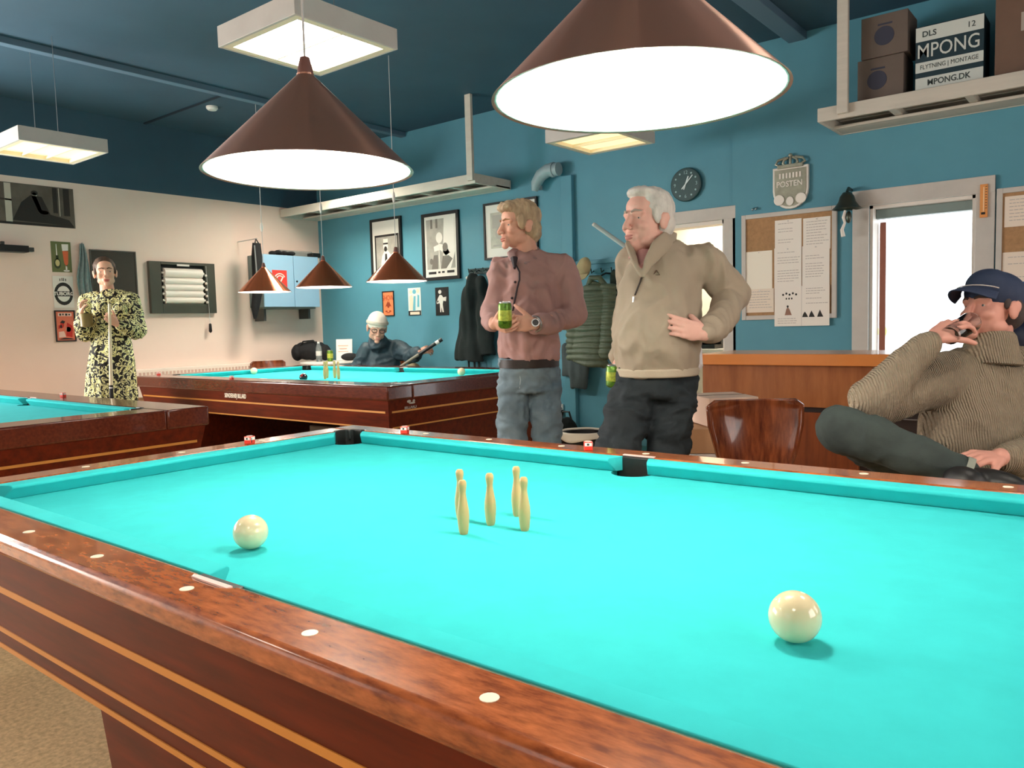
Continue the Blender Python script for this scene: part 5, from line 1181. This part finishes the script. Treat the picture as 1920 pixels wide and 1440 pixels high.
# cue behind his shoulder
ca, cb2 = V((0.4815, 2.139, 1.634)), V((0.8107, 2.336, 1.346)); dd = (cb2 - ca)
t = thing('billiard_cue', 'cue with a pale tip slanting behind the neck of the man in beige', 'cue', ca); 
G().sweep([ca, ca + dd * .34], [.0085, .0095], 12).obj('shaft', mat('pale_grey_cue', (186, 204, 208), .3), t)
G().sweep([ca + dd * .34, cb2], [.010, .0135], 12).obj('butt', mat('dark_cue', (22, 30, 34), .3), t)
G().sweep([ca - dd * .015, ca], [.007, .0085], 12).obj('tip', white_plastic, t)

# ===== man in the pink shirt
P1 = person('standing man in a dusty pink shirt and faded jeans holding a can with both hands', (-0.0866, 2.416, 1.24))
H = Head((-0.1279, 2.403, 1.709), 62, 0, 2, 1.0)
TP = [V(p) for p in ((-0.09962, 2.439, 1.578), (-0.09465, 2.44, 1.546), (-0.08104, 2.446, 1.501), (-0.07013, 2.418, 1.389), (-0.06241, 2.385, 1.245), (-0.06539, 2.384, 1.127), (-0.0696, 2.387, 1.056))]
TR = [(.075, .07), (.125, .09), (.165, .105), (.162, .125), (.150, .135), (.148, .135), (.146, .128)]
lat1 = (RT * cos(rad(24)) + AW * sin(rad(24))).normalized()
S1, E1, W1 = V((0.03514, 2.538, 1.489)), V((0.1091, 2.524, 1.265)), V((0.1052, 2.209, 1.225))
S2, E2, W2 = V((-0.1692, 2.323, 1.491)), V((-0.194, 2.258, 1.288)), V((-0.04086, 2.092, 1.228))
sk1 = skin('warm', (228, 172, 148))
g = G(); head_skin(g, H, jaw=.98)
g.sweep([H(0, -.02, -.05), V((-0.1032, 2.434, 1.557))], [.056, .062], 16)
g.sweep(TP[1:], [(a * .8, b * .75) for a, b in TR[1:]], 16, up=RT)
g.chain([S1, E1, W1], [.042, .036, .027]); g.chain([S2, E2, W2], [.042, .036, .027])
hand(g, W1, V((0.04366, 2.109, 1.231)) - W1, AW + UP * .15, UP, 1.0, curl=(26, 34, 22), spread=4, thumb=(.66, .55, .3))
hand(g, W2, V((0.03969, 2.068, 1.236)) - W2 + UP * -.02, AW * .3 + RT * .5 + UP * .4, UP - AW * .2, .98, curl=(30, 42, 30), spread=4, thumb=(.6, .6, .3))
g.chain([V((-0.1349, 2.35, 0.951)), V((-0.103, 2.271, 0.5325)), V((-0.1183, 2.28, 0.08495))], [.06, .045, .035]); g.chain([V((-0.02098, 2.441, 0.9472)), V((0.02024, 2.395, 0.5243)), V((-0.006179, 2.431, 0.05217))], [.06, .045, .035])
blob('body', g, .0042, 2, sk1, P1)
face_parts(H, P1, mat('blond_brow', (170, 128, 92), .8), mat('lip_pale', (190, 116, 98), .5))
blond = mat('sandy_grey_hair', (206, 178, 142), .65, col2=(150, 126, 100), vscale=26, stretch=(1, 1, .3), bump=.25, bscale=140)
g = G(); H.ell(g, (0, -.024, .046), (.083, .100, .090)); H.ell(g, (0, -.055, -.015), (.078, .062, .078)); H.ell(g, (.012, .045, .092), (.062, .055, .030)); H.ell(g, (-.02, .072, .082), (.035, .028, .020))
for s in (-1, 1): H.ell(g, (s * .073, .018, .012), (.012, .026, .040))
blob('hair', g, .006, 2, blond, P1, fn=lambda c, n: .007 * noise.noise(V((c.x * 60, c.y * 60, c.z * 25))))
shirt = mat('mauve_shirt', (178, 138, 132), .7, var=.05, vscale=5, bump=.05, bscale=350)
g = G(); g.sweep(TP, TR, 22, up=lat1); g.ell(V((-0.0444, 2.316, 1.181)), (.10, .10, .12))
g.chain([TP[2] + RT * .08, S1, E1, V((0.09639, 2.356, 1.226)), V((0.09686, 2.241, 1.223))], [.08, .074, .060, .048, .040])
g.chain([TP[2] - RT * .07, S2, E2, V((-0.1116, 2.166, 1.248)), V((-0.06857, 2.122, 1.231))], [.08, .070, .056, .046, .040])
sh = blob('pink_shirt', g, .009, 4, shirt, P1, fn=folds(.021, 10, 1.0))
dark_s = mat('dark_placket', (52, 42, 46), .7)
pl = strip(sh, ((0.03925, 2.157, 1.503), (0.05557, 2.167, 1.464), (0.05653, 2.164, 1.427), (0.04985, 2.155, 1.391), (0.04507, 2.148, 1.355), (0.0403, 2.14, 1.318), (0.0373, 2.135, 1.287)), 0, .0025)
G().sweep(pl, .0042, 8).obj('placket_edge', dark_s, P1)
for pxy in ((0.04149, 2.151, 1.418), (0.03194, 2.136, 1.345)):
    q, n_ = on(sh, pxy); G().ell(q + n_ * .002, (.006, .006, .006)).obj('button', dark_s, P1)
g = G()                                                                                     # collar
cpts = [V(p) for p in ((-0.07517, 2.287, 1.53), (-0.1156, 2.323, 1.573), (-0.1439, 2.432, 1.613), (-0.1159, 2.519, 1.616), (-0.06606, 2.491, 1.578), (-0.02367, 2.38, 1.543), (-0.03479, 2.318, 1.515))]
g.sweep(cpts, [(.006, .018), (.008, .024), (.009, .028), (.009, .030), (.009, .030), (.008, .026), (.006, .012)], 12, up=-AW)
blob('shirt_collar', g, .006, 2, mat('grey_pink_collar', (160, 128, 126), .7), P1)
G().sweep([V((-0.06524, 2.283, 1.541)), V((-0.04949, 2.265, 1.492))], [(.018, .02), (.006, .012)], 10, up=RT).obj('collar_opening', dark_s, P1)
G().sweep([TP[-1] - UP * .002, TP[-1] - UP * .042], [(.152, .134), (.152, .134)], 30, up=lat1).obj('belt', belt_m, P1)
q = V((-0.006437, 2.18, 1.051)); 
jean = mat('faded_jeans', (128, 146, 154), .85, col2=(92, 112, 124), vscale=5, bump=.1, bscale=300)
g = G(); g.sweep([V((-0.07567, 2.395, 1.055)), V((-0.0798, 2.397, 0.9808)), V((-0.07737, 2.39, 0.8884))], [(.147, .13), (.152, .138), (.142, .12)], 20, up=lat1)
for pts in (((-0.1243, 2.332, 0.9446), (-0.115, 2.295, 0.7503), (-0.09058, 2.256, 0.5361), (-0.1054, 2.273, 0.3034), (-0.1307, 2.295, 0.07912)), ((-0.0187, 2.442, 0.9392), (0.006533, 2.417, 0.7433), (0.0261, 2.387, 0.5261), (0.006964, 2.413, 0.2892), (-0.01757, 2.446, 0.03818))):
    g.chain([V(p) for p in pts], [.082, .074, .064, .060, .056])
jn = blob('jeans', g, .009, 4, jean, P1, fn=folds(.016, 12, 5.0, (1, 1, 1.6)))
q = [V(p) for p in ((0.06327, 2.13, 1.025), (0.07233, 2.132, 0.9712), (0.06953, 2.126, 0.9323))]; G().sweep(strip(jn, q, 0, .001), .0025, 6).obj('fly_seam', mat('pale_seam', (168, 180, 186), .8), P1)
shoe(P1, (-0.1293, 2.291, 0.02603), -AW - RT * .5, shoe_m); shoe(P1, (-0.01672, 2.443, 0.005915), -AW - RT * .2, shoe_m)
q = W1 + (W1 - V((0.09686, 2.241, 1.223))).normalized() * -.004; ax_ = (W1 - E1).normalized()
g = G(); fr_ = frame(ax_); w_t = [q + (fr_[0] * cos(2 * pi * k / 20) + fr_[1] * sin(2 * pi * k / 20)) * .034 for k in range(21)]
wt = G().sweep(w_t, .006, 8).obj('wrist_watch', steel, P1)
fw_ = (-AW + UP * .15).normalized(); G().cyl(q + fw_ * .030, q + fw_ * .042, .019, n=20).obj('watch_case', steel, wt); G().cyl(q + fw_ * .0415, q + fw_ * .0435, .014, n=20).obj('watch_dial', mat('black_dial', (24, 22, 22), .3), wt)
cn = thing('beer_can', 'green beer can held in both hands of the man in the pink shirt', 'can', (0, 0, 0), 'green beer cans')
can_mesh(cn, None, .031, .118, None, green, yel); cn['_w'] = (0, 0, 0); cn.location = V((0.05491, 2.052, 1.21)); cn.rotation_euler = (rad(6), rad(6), 0)

# ===== woman in the patterned dress
PW = person('woman in a black and pale yellow patterned dress holding a mug and a cue', (-4.429, 2.355, 1.343))
H = Head((-4.474, 2.357, 1.748), -30, 2, 3, 1.06)
TP = [V(p) for p in ((-4.484, 2.374, 1.594), (-4.479, 2.374, 1.563), (-4.467, 2.378, 1.509), (-4.437, 2.366, 1.397), (-4.43, 2.358, 1.254), (-4.425, 2.346, 1.086), (-4.421, 2.332, 0.9079), (-4.415, 2.316, 0.6947), (-4.408, 2.297, 0.437))]
TR = [(.07, .06), (.13, .085), (.165, .10), (.150, .125), (.140, .125), (.165, .15), (.188, .165), (.205, .18), (.225, .20)]
S1, E1, W1 = V((-4.338, 2.481, 1.5)), V((-4.207, 2.461, 1.266)), V((-4.132, 2.268, 1.312))
S2, E2, W2 = V((-4.6, 2.272, 1.504)), V((-4.496, 2.178, 1.26)), V((-4.288, 2.074, 1.386))
g = G(); head_skin(g, H, jaw=.95, nose=.92); skw = skin('rosy', (236, 184, 158))
g.sweep([H(0, -.02, -.05), V((-4.483, 2.372, 1.576))], [.050, .058], 16)
g.sweep(TP[1:7], [(a * .8, b * .75) for a, b in TR[1:7]], 16, up=RT)
g.chain([S1, E1, W1], [.036, .032, .024]); g.chain([S2, E2, W2], [.036, .032, .024])
hand(g, W1, V((-4.115, 2.209, 1.355)) - W1, AW * .7 - RT * .3 + UP * .1, UP, .92, curl=(40, 55, 40), spread=3, thumb=(.7, .4, .4))
hand(g, W2, UP * 1.0 - RT * .1, RT * .9 + AW * .3, -AW + UP * .2, .92, curl=(30, 38, 25), spread=4, thumb=(.7, .5, .4))
g.chain([V((-4.46, 2.292, 0.8205)), V((-4.454, 2.263, 0.4652)), V((-4.443, 2.231, 0.0432))], [.07, .05, .035]); g.chain([V((-4.373, 2.362, 0.8176)), V((-4.364, 2.335, 0.4622)), V((-4.353, 2.303, 0.04014))], [.07, .05, .035])
blob('body', g, .005, 2, skw, PW)
face_parts(H, PW, mat('brown_brow', (96, 66, 48), .8), mat('lip_rose', (196, 100, 92), .5))
dkhair = mat('dark_brown_hair', (104, 82, 66), .6, col2=(64, 48, 40), vscale=24, bump=.2, bscale=120)
g = G(); H.ell(g, (0, -.022, .044), (.082, .095, .086)); H.ell(g, (0, -.06, .0), (.074, .06, .075)); H.ell(g, (0, -.10, .05), (.04, .035, .04))
for s in (-1, 1): H.ell(g, (s * .0715, .008, .018), (.010, .024, .036))
blob('hair', g, .006, 3, dkhair, PW, fn=lambda c, n: .003 * noise.noise(V((c.x * 60, c.y * 60, c.z * 60))))
dress = mat('patterned_dress', (240, 236, 168), .75)
nt = dress.node_tree; b_ = nt.nodes['Principled BSDF']
tc = nt.nodes.new('ShaderNodeTexCoord'); no = nt.nodes.new('ShaderNodeTexNoise'); no.inputs['Scale'].default_value = 17; no.inputs['Detail'].default_value = 1.5; no.inputs['Distortion'].default_value = 2.6
rp = nt.nodes.new('ShaderNodeValToRGB'); rp.color_ramp.interpolation = 'CONSTANT'
rp.color_ramp.elements[0].color = lin((26, 24, 20)) + (1,); rp.color_ramp.elements[1].position = .485; rp.color_ramp.elements[1].color = lin((242, 238, 176)) + (1,)
e3 = rp.color_ramp.elements.new(.60); e3.color = lin((26, 24, 20)) + (1,); e4 = rp.color_ramp.elements.new(.66); e4.color = lin((232, 226, 140)) + (1,)
nt.links.new(tc.outputs['Object'], no.inputs['Vector']); nt.links.new(no.outputs[0], rp.inputs[0]); nt.links.new(rp.outputs[0], b_.inputs['Base Color'])
g = G(); g.sweep(TP, TR, 24, up=RT)
for s in (-1, 1): g.ell(V((-4.335, 2.322, 1.425)) + RT * .075 * s, (.07, .07, .07))
g.chain([TP[2] + RT * .08, S1, E1, V((-4.162, 2.371, 1.289)), V((-4.142, 2.311, 1.303))], [.085, .085, .080, .07, .045])
g.chain([TP[2] - RT * .08, S2, E2, V((-4.381, 2.121, 1.328)), V((-4.326, 2.092, 1.357))], [.085, .085, .080, .065, .045])
ds = blob('dress', g, .010, 5, dress, PW, fn=folds(.014, 9, 2.0, (1.6, 1.6, .4)))
G().sweep(strip(ds, ((-4.332, 2.262, 1.572), (-4.318, 2.27, 1.541), (-4.293, 2.287, 1.519), (-4.267, 2.311, 1.539), (-4.251, 2.327, 1.574)), 0, .002), .006, 8).obj('neckline', mat('black_piping', (24, 22, 20), .7), PW)
G().sweep(strip(ds, ((-4.293, 2.287, 1.519), (-4.289, 2.287, 1.471), (-4.284, 2.285, 1.419)), 0, .002), .007, 8).obj('button_band', mat('pale_yellow_band', (238, 232, 170), .7), PW)
for q in ((196, 6.56), (222, 6.56)): pass
shoe(PW, (-4.443, 2.229, 0.02099), -AW, shoe_m, .9); shoe(PW, (-4.352, 2.301, 0.01792), -AW, shoe_m, .9)
ma, mb = V((-4.172, 2.055, 1.295)), V((-4.174, 2.062, 1.391))
t = thing('beer_mug', 'olive brown mug held up by the woman in the patterned dress', 'mug', ma)
G().lathe([(.0, 0), (.040, 0), (.045, .004), (.046, .10), (.0475, .105), (.043, .103), (.041, .012), (0, .010)], ma, 28).obj('mug_body', mat('olive_mug', (132, 112, 58), .3), t)
G().lathe([(0, .092), (.0425, .092), (.0425, .100), (0, .102)], ma, 24).obj('foam', mat('beer_foam', (240, 226, 190), .8), t)
G().sweep([ma + UP * .08 + RT * .045, ma + UP * .085 + RT * .07, ma + UP * .05 + RT * .078, ma + UP * .02 + RT * .066, ma + UP * .018 + RT * .044], .007, 8).obj('mug_handle', MATS['olive_mug'], t)
qa, qb = V((-4.077, 2.192, 1.396)), V((-4.048, 2.152, 0.7405)); dd = qb - qa
t = thing('billiard_cue', 'ivory cue with a black foot held upright before the patterned dress', 'cue', qa)
G().sweep([qa - dd * .12, qa + dd * .86], [.010, .014], 14).obj('shaft', mat('ivory_cue', (240, 226, 190), .3), t)
G().sweep([qa + dd * .86, qa + dd * (1 + (qb.z - .012) / -dd.z)], [.0145, .019], 14).obj('butt', black_plastic, t)
G().sweep([qa + dd * .885, qa + dd * .90], [.0152, .0154], 14).obj('ring', steel, t)

# ===== man with the beanie in the corner
P4 = person('seated man in a pale beanie and dark blue jacket behind the back table', (-4.143, 5.122, 1.023))
H = Head((-4.017, 4.921, 1.228), -18, -16, -6, 1.24)
sk4 = skin('tan', (196, 150, 130))
TP = [V(p) for p in ((-4.12, 5.081, 1.077), (-4.13, 5.096, 1.042), (-4.152, 5.098, 0.9896), (-4.165, 5.087, 0.8507), (-4.176, 5.089, 0.6989), (-4.185, 5.104, 0.5279))]
TR = [(.09, .09), (.14, .11), (.175, .135), (.205, .155), (.21, .16), (.19, .16)]
S1, E1, W1 = V((-3.987, 5.18, 0.9977)), V((-3.727, 5.124, 0.9205)), V((-3.533, 5.053, 0.9744))
S2, E2, W2 = V((-4.244, 4.973, 0.9833)), V((-4.315, 4.897, 0.7902)), V((-4.14, 4.876, 0.7142))
g = G(); head_skin(g, H)
g.sweep([H(0, -.02, -.05), V((-4.134, 5.093, 1.053))], [.058, .062], 16)
g.sweep(TP[1:], [(a * .75, b * .7) for a, b in TR[1:]], 16, up=RT)
g.chain([S1, E1, W1], [.042, .036, .028]); g.chain([S2, E2, W2], [.042, .036, .028])
hand(g, W1, RT * .9 + UP * .12 - AW * .1, -UP * .5 + AW * .7, -AW * .3 + UP, 1.1, curl=(36, 46, 30), spread=3)
hand(g, W2, RT * .8 - UP * .4, -UP, -AW, 1.05, curl=(20, 25, 20))
g.chain([V((-4.159, 5.13, 0.5794)), V((-3.634, 5.056, 0.7792)), V((-3.563, 4.944, 0.3572))], [.07, .055, .04]); g.chain([V((-4.26, 5.05, 0.5828)), V((-3.995, 4.873, 0.5365)), V((-3.992, 4.833, 0.104))], [.07, .055, .04])
blob('body', g, .005, 2, sk4, P4)
face_parts(H, P4, mat('grey_brow', (172, 156, 144), .8), mat('lip_dull', (186, 122, 112), .5))
knit = mat('pale_knit_beanie', (222, 210, 198), .9, var=.04, vscale=8, bump=.3, bscale=160)
g = G(); H.ell(g, (0, -.015, .050), (.086, .105, .082)); H.ell(g, (0, -.03, .06), (.078, .09, .078)); bn = blob('beanie', g, .008, 3, knit, P4)
G().sweep([H(.085 * cos(q), -.014 + .104 * sin(q), .046 + .012 * sin(q)) for q in [2 * pi * k / 28 for k in range(29)]], [(.012, .020)] * 29, 10, up=H.U.cross(H.F)).obj('beanie_band', mat('grey_knit_band', (180, 170, 156), .9, bump=.3, bscale=160), P4)
gl = G()
for s in (-1, 1): gl.sweep([H(s * .032 + .022 * cos(q), .092, -.002 + .016 * sin(q)) for q in [2 * pi * k / 16 for k in range(17)]], .0026 * H.s, 6)
gl.sweep([H(-.010, .094, .002), H(.010, .094, .002)], .0022, 6); gl.sweep([H(.054, .090, 0), H(.078, .0, .0)], .0022, 6); gl.sweep([H(-.054, .090, 0), H(-.078, .0, .0)], .0022, 6)
gl.obj('glasses', mat('dark_glasses', (34, 30, 30), .3), P4)
jk = mat('dark_teal_jacket', (38, 58, 68), .6, var=.12, vscale=4, bump=.05, bscale=100)
g = G(); g.sweep(TP, TR, 22, up=RT)
g.chain([TP[2] + RT * .1, S1, E1, W1 - (W1 - E1).normalized() * .03], [.095, .095, .085, .058]); g.chain([TP[2] - RT * .1, S2, E2, W2], [.095, .095, .085, .058])
g.sweep([H(0, -.01, -.115), V((-4.114, 5.08, 1.019))], [.085, .11], 18)
blob('jacket', g, .011, 5, jk, P4, fn=folds(.022, 7.5, 4.0, (1, 1, 1)))
kh = mat('khaki_trousers', (120, 110, 84), .85, var=.08, vscale=6)
g = G(); g.ell(V((-4.196, 5.101, 0.5806)), (.19, .16, .12))
g.chain([V((-4.151, 5.138, 0.5907)), V((-3.629, 5.06, 0.7791)), V((-3.559, 4.947, 0.3571)), V((-3.557, 4.927, 0.1378))], [.095, .078, .062, .058]); g.chain([V((-4.26, 5.051, 0.5944)), V((-3.995, 4.873, 0.5365)), V((-3.994, 4.839, 0.1883)), V((-3.992, 4.832, 0.09836))], [.095, .078, .062, .058])
blob('trousers', g, .011, 4, kh, P4)
shoe(P4, (-3.556, 4.923, 0.08295), -AW + RT * .3, shoe_m); shoe(P4, (-4.007, 4.846, 0.09565), -AW, shoe_m)
qa, qb = V((-3.676, 4.871, 0.8065)), V((-3.303, 5.159, 1.096)); dd = qb - qa
t = thing('billiard_cue', 'dark cue held slantwise by the seated man with the beanie', 'cue', qa)
G().sweep([qa - dd * .08, qa + dd * .48], [.013, .016], 12).obj('shaft', mat('grey_brown_cue', (120, 116, 104), .35), t)
G().sweep([qa + dd * .48, qa + dd], [.018, .020], 12).obj('butt', mat('dark_cue', (22, 30, 34), .3), t)
G().sweep([qa + dd * .86, qa + dd * .93], [.0205, .0206], 12).obj('ring', white_plastic, t)
c_ = shell_chair('plywood chair under the man with the beanie', -4.17, 5.12, .55)

# ===== man in the cap drinking on the right
P3 = person('seated man in a navy cap and ribbed sweater drinking from a glass', (1.848, 2.593, 1.002))
H = Head((1.869, 2.568, 1.237), 72, 8, 3, 1.05)
sk3 = skin('drinker', (206, 148, 132))
TP = [V(p) for p in ((1.873, 2.607, 1.071), (1.873, 2.617, 1.04), (1.868, 2.609, 0.9978), (1.857, 2.551, 0.89), (1.845, 2.48, 0.7825), (1.842, 2.444, 0.6962), (1.841, 2.485, 0.5994))]
TR = [(.085, .08), (.14, .10), (.185, .125), (.200, .140), (.215, .150), (.205, .150), (.18, .14)]
lat3 = (RT * cos(rad(15)) + AW * sin(rad(15))).normalized()
S2, E2, W2 = V((1.738, 2.414, 0.9893)), V((1.616, 2.03, 0.9441)), V((1.741, 2.199, 1.132))
S1, E1, W1 = V((2.003, 2.701, 0.9672)), V((2.081, 2.513, 0.7672)), V((1.958, 2.107, 0.7754))
g = G(); head_skin(g, H, jaw=1.0)
g.sweep([H(0, -.02, -.05), V((1.872, 2.617, 1.048))], [.058, .064], 16)
g.sweep(TP[1:], [(a * .8, b * .75) for a, b in TR[1:]], 16, up=RT)
g.chain([S1, E1, W1], [.044, .038, .029]); g.chain([S2, E2, W2], [.044, .038, .029])
hand(g, W2, V((1.795, 2.247, 1.181)) - W2, RT * .6 + AW * .35 - UP * .42, -AW * .85 - UP * .3, 1.05, curl=(20, 36, 30), spread=5, thumb=(.75, .5, .3), tb=(0, 14, 12))
hand(g, W1, V((1.887, 1.987, 0.7905)) - W1, -UP + AW * .3, -AW - RT * .1 , 1.08, curl=(18, 22, 12), spread=5, thumb=(.8, .42, .2))
g.chain([V((1.789, 2.466, 0.568)), V((1.538, 1.908, 0.8662)), V((1.872, 1.933, 0.746))], [.07, .05, .038]); g.chain([V((1.902, 2.555, 0.5546)), V((1.968, 1.975, 0.6496)), V((1.961, 1.898, 0.1725))], [.07, .05, .038])
blob('body', g, .0042, 2, sk3, P3)
face_parts(H, P3, mat('dark_brow', (70, 52, 46), .8), mat('lip_dull', (186, 122, 112), .5))
g = G(); H.ell(g, (0, -.035, .02), (.0785, .083, .070)); H.ell(g, (0, -.06, -.02), (.072, .05, .055))
for s in (-1, 1): H.ell(g, (s * .070, .010, .012), (.008, .012, .025))
blob('hair', g, .006, 2, mat('short_dark_hair', (62, 52, 50), .8, bump=.2, bscale=150), P3)
capm = mat('navy_cap', (34, 46, 72), .75, var=.06, vscale=10, bump=.1, bscale=300)
g = G(); H.ell(g, (0, -.014, .050), (.084, .106, .078)); H.ell(g, (0, .018, .070), (.070, .074, .062)); H.ell(g, (0, -.05, .035), (.080, .07, .065))
cap = blob('cap', g, .006, 3, capm, P3)
def peak(u, v):
    q = (u - .5) * rad(150); w_ = .076 + .006 * v
    return H(w_ * sin(q), .055 + (.045 + .078 * v) * cos(q) * (1 - .10 * abs(sin(q))) - .01, .052 + .004 - .028 * v + .012 * cos(q) - .020 * sin(q) ** 2)
pk = G().grid(peak, 22, 8).obj('cap_peak', capm, P3, solid=.005)
G().sweep([H(.080 * sin(q), .052 + .062 * cos(q), .051 + .012 * cos(q)) for q in [rad(k) for k in range(-80, 81, 16)]], .002, 8).obj('peak_piping', mat('pale_piping', (196, 186, 180), .7), P3)
G().ell(H(0, -.014, .128), .007).obj('cap_button', capm, P3)
rib = mat('chunky_rib_knit', (172, 154, 130), .95, var=.08, vscale=10)
nt = rib.node_tree; b_ = nt.nodes['Principled BSDF']; tc = nt.nodes.new('ShaderNodeTexCoord'); mp = nt.nodes.new('ShaderNodeMapping'); mp.inputs['Rotation'].default_value = (0, 0, -.675)
wv = nt.nodes.new('ShaderNodeTexWave'); wv.inputs['Scale'].default_value = 42; wv.inputs['Distortion'].default_value = 2.2; wv.inputs['Detail'].default_value = 1; wv.bands_direction = 'X'
bp = nt.nodes.new('ShaderNodeBump'); bp.inputs['Strength'].default_value = .9; bp.inputs['Distance'].default_value = .014
n2 = nt.nodes.new('ShaderNodeTexNoise'); n2.inputs['Scale'].default_value = 90; ad = nt.nodes.new('ShaderNodeMath'); ad.operation = 'ADD'
nt.links.new(tc.outputs['Object'], mp.inputs[0]); nt.links.new(mp.outputs[0], wv.inputs['Vector']); nt.links.new(tc.outputs['Object'], n2.inputs['Vector'])
nt.links.new(wv.outputs['Fac'], ad.inputs[0]); nt.links.new(n2.outputs[0], ad.inputs[1]); nt.links.new(ad.outputs[0], bp.inputs['Height']); nt.links.new(bp.outputs[0], b_.inputs['Normal'])
g = G(); g.sweep(TP, TR, 24, up=lat3)
g.chain([TP[2] - RT * .09, S2, E2, V((1.677, 2.113, 1.039)), V((1.733, 2.192, 1.118))], [.10, .094, .080, .064, .048])
g.chain([TP[2] + RT * .09, S1, E1, V((2.013, 2.278, 0.7546)), V((1.971, 2.143, 0.7679))], [.10, .094, .078, .060, .046])
sw3 = blob('ribbed_sweater', g, .009, 4, rib, P3, fn=folds(.012, 9, 9.0))
g = G(); g.lathe([(.095, -.085), (.105, -.08), (.088, -.02), (.078, .02), (.068, .034), (.062, .03), (.064, -.02)], H(0, -.012, -.112), 32, axis=H.U * .9 + UP * .4, closed=True)
g.obj('roll_neck', rib, P3)
G().sweep([TP[5] + UP * .02, TP[5] - UP * .045], [(.212, .157), (.206, .152)], 30, up=lat3).obj('ribbed_hem', rib, P3, bevel=.01)
gj = mat('washed_black_jeans', (62, 72, 68), .85, col2=(38, 46, 44), vscale=5, bump=.1, bscale=300)
g = G(); g.ell(V((1.844, 2.511, 0.5756)), (.20, .17, .13))
g.chain([V((1.8, 2.45, 0.5818)), V((1.67, 2.156, 0.7435)), V((1.541, 1.91, 0.8661))], [.100, .090, .074]); g.chain([V((1.541, 1.91, 0.8661)), V((1.651, 1.893, 0.8348)), V((1.769, 1.906, 0.7926)), V((1.88, 1.927, 0.751))], [.074, .072, .062, .052])
g.chain([V((1.901, 2.53, 0.5689)), V((1.968, 1.975, 0.6528)), V((1.964, 1.925, 0.4369)), V((1.961, 1.9, 0.2036))], [.10, .078, .064, .058])
blob('jeans', g, .009, 4, gj, P3, fn=folds(.011, 11, 6.0))
cu_ = V((1.888, 1.927, 0.7486)); ax_ = (V((1.88, 1.927, 0.751)) - V((1.769, 1.906, 0.7926))).normalized()
G().cyl(cu_ - ax_ * .004, cu_ + ax_ * .016, .054, n=24).obj('turned_cuff', mat('pale_cuff_seam', (136, 138, 126), .85), P3)
sd = (RT * .5 - AW * .75).normalized()
g = G(); f_ = V((1.938, 1.882, 0.7345)); R_ = M((sd.cross(UP), sd, UP)).transposed(); g.ell(f_ + RT * .02, (.045, .11, .042), R_); g.ell(f_ - RT * .05, (.045, .06, .05), R_); blob('shoe', g, .008, 3, shoe_m, P3)
shoe(P3, (1.963, 1.894, 0.1257), -AW, shoe_m)
ga, gb = V((1.804, 2.233, 1.155)), V((1.832, 2.361, 1.188)); ax_ = (gb - ga).normalized(); Lg = (gb - ga).length
t = thing('drinking_glass', 'clear glass with dark beer at the mouth of the capped man', 'glass', ga)
G().lathe([(0, -.025), (.029, -.025), (.031, -.02), (.035, Lg + .01), (.0325, Lg + .01), (.0285, -.012), (0, -.012)], ga, 28, axis=ax_).obj('glass_wall', mat('clear_glass', (240, 244, 244), .03, trans=1.0, ior=1.45), t)
G().lathe([(0, -.0115), (.0284, -.0115), (.0305, Lg * .5), (0, Lg * .5)], ga, 24, axis=ax_).obj('beer', mat('dark_beer', (70, 46, 24), .15, trans=.4), t)
c_ = shell_chair('plywood chair under the man in the navy cap', 1.90, 2.74, .75)
# jacket slung over the chair back behind him
t = thing('slung_jacket', 'navy jacket with a bright blue panel hanging behind the capped man', 'jacket', (1.913, 3.269, 1.073))
g = G(); g.sweep([V((1.927, 3.358, 1.219)), V((1.919, 3.301, 1.095)), V((1.912, 3.296, 0.9581))], [(.09, .05), (.13, .08), (.14, .08)], 18, up=RT)
blob('jacket_body', g, .012, 4, mat('navy_nylon', (24, 32, 54), .5), t, fn=folds(.02, 8, 1.5))
g = G(); g.sweep([V((1.892, 3.29, 1.333)), V((1.896, 3.234, 1.254)), V((1.894, 3.226, 1.187))], [(.014, .03), (.026, .04), (.024, .04)], 14, up=RT)
blob('blue_panel', g, .008, 3, mat('bright_blue_nylon', (40, 96, 160), .45), t, fn=folds(.006, 20, 2.5))
G().cyl(V((1.927, 3.406, 1.184)) , V((1.927, 3.406, 1.184)) - UP * 1.18, .018).obj('stand_pole', MATS['dark_hook'], t)
G().lathe([(.16, 0), (.16, .02), (.03, .04), (0, .04)], V(((V((1.927, 3.406, 1.184))).x, (V((1.927, 3.406, 1.184))).y, 0)), 24).obj('stand_foot', MATS['dark_hook'], t)
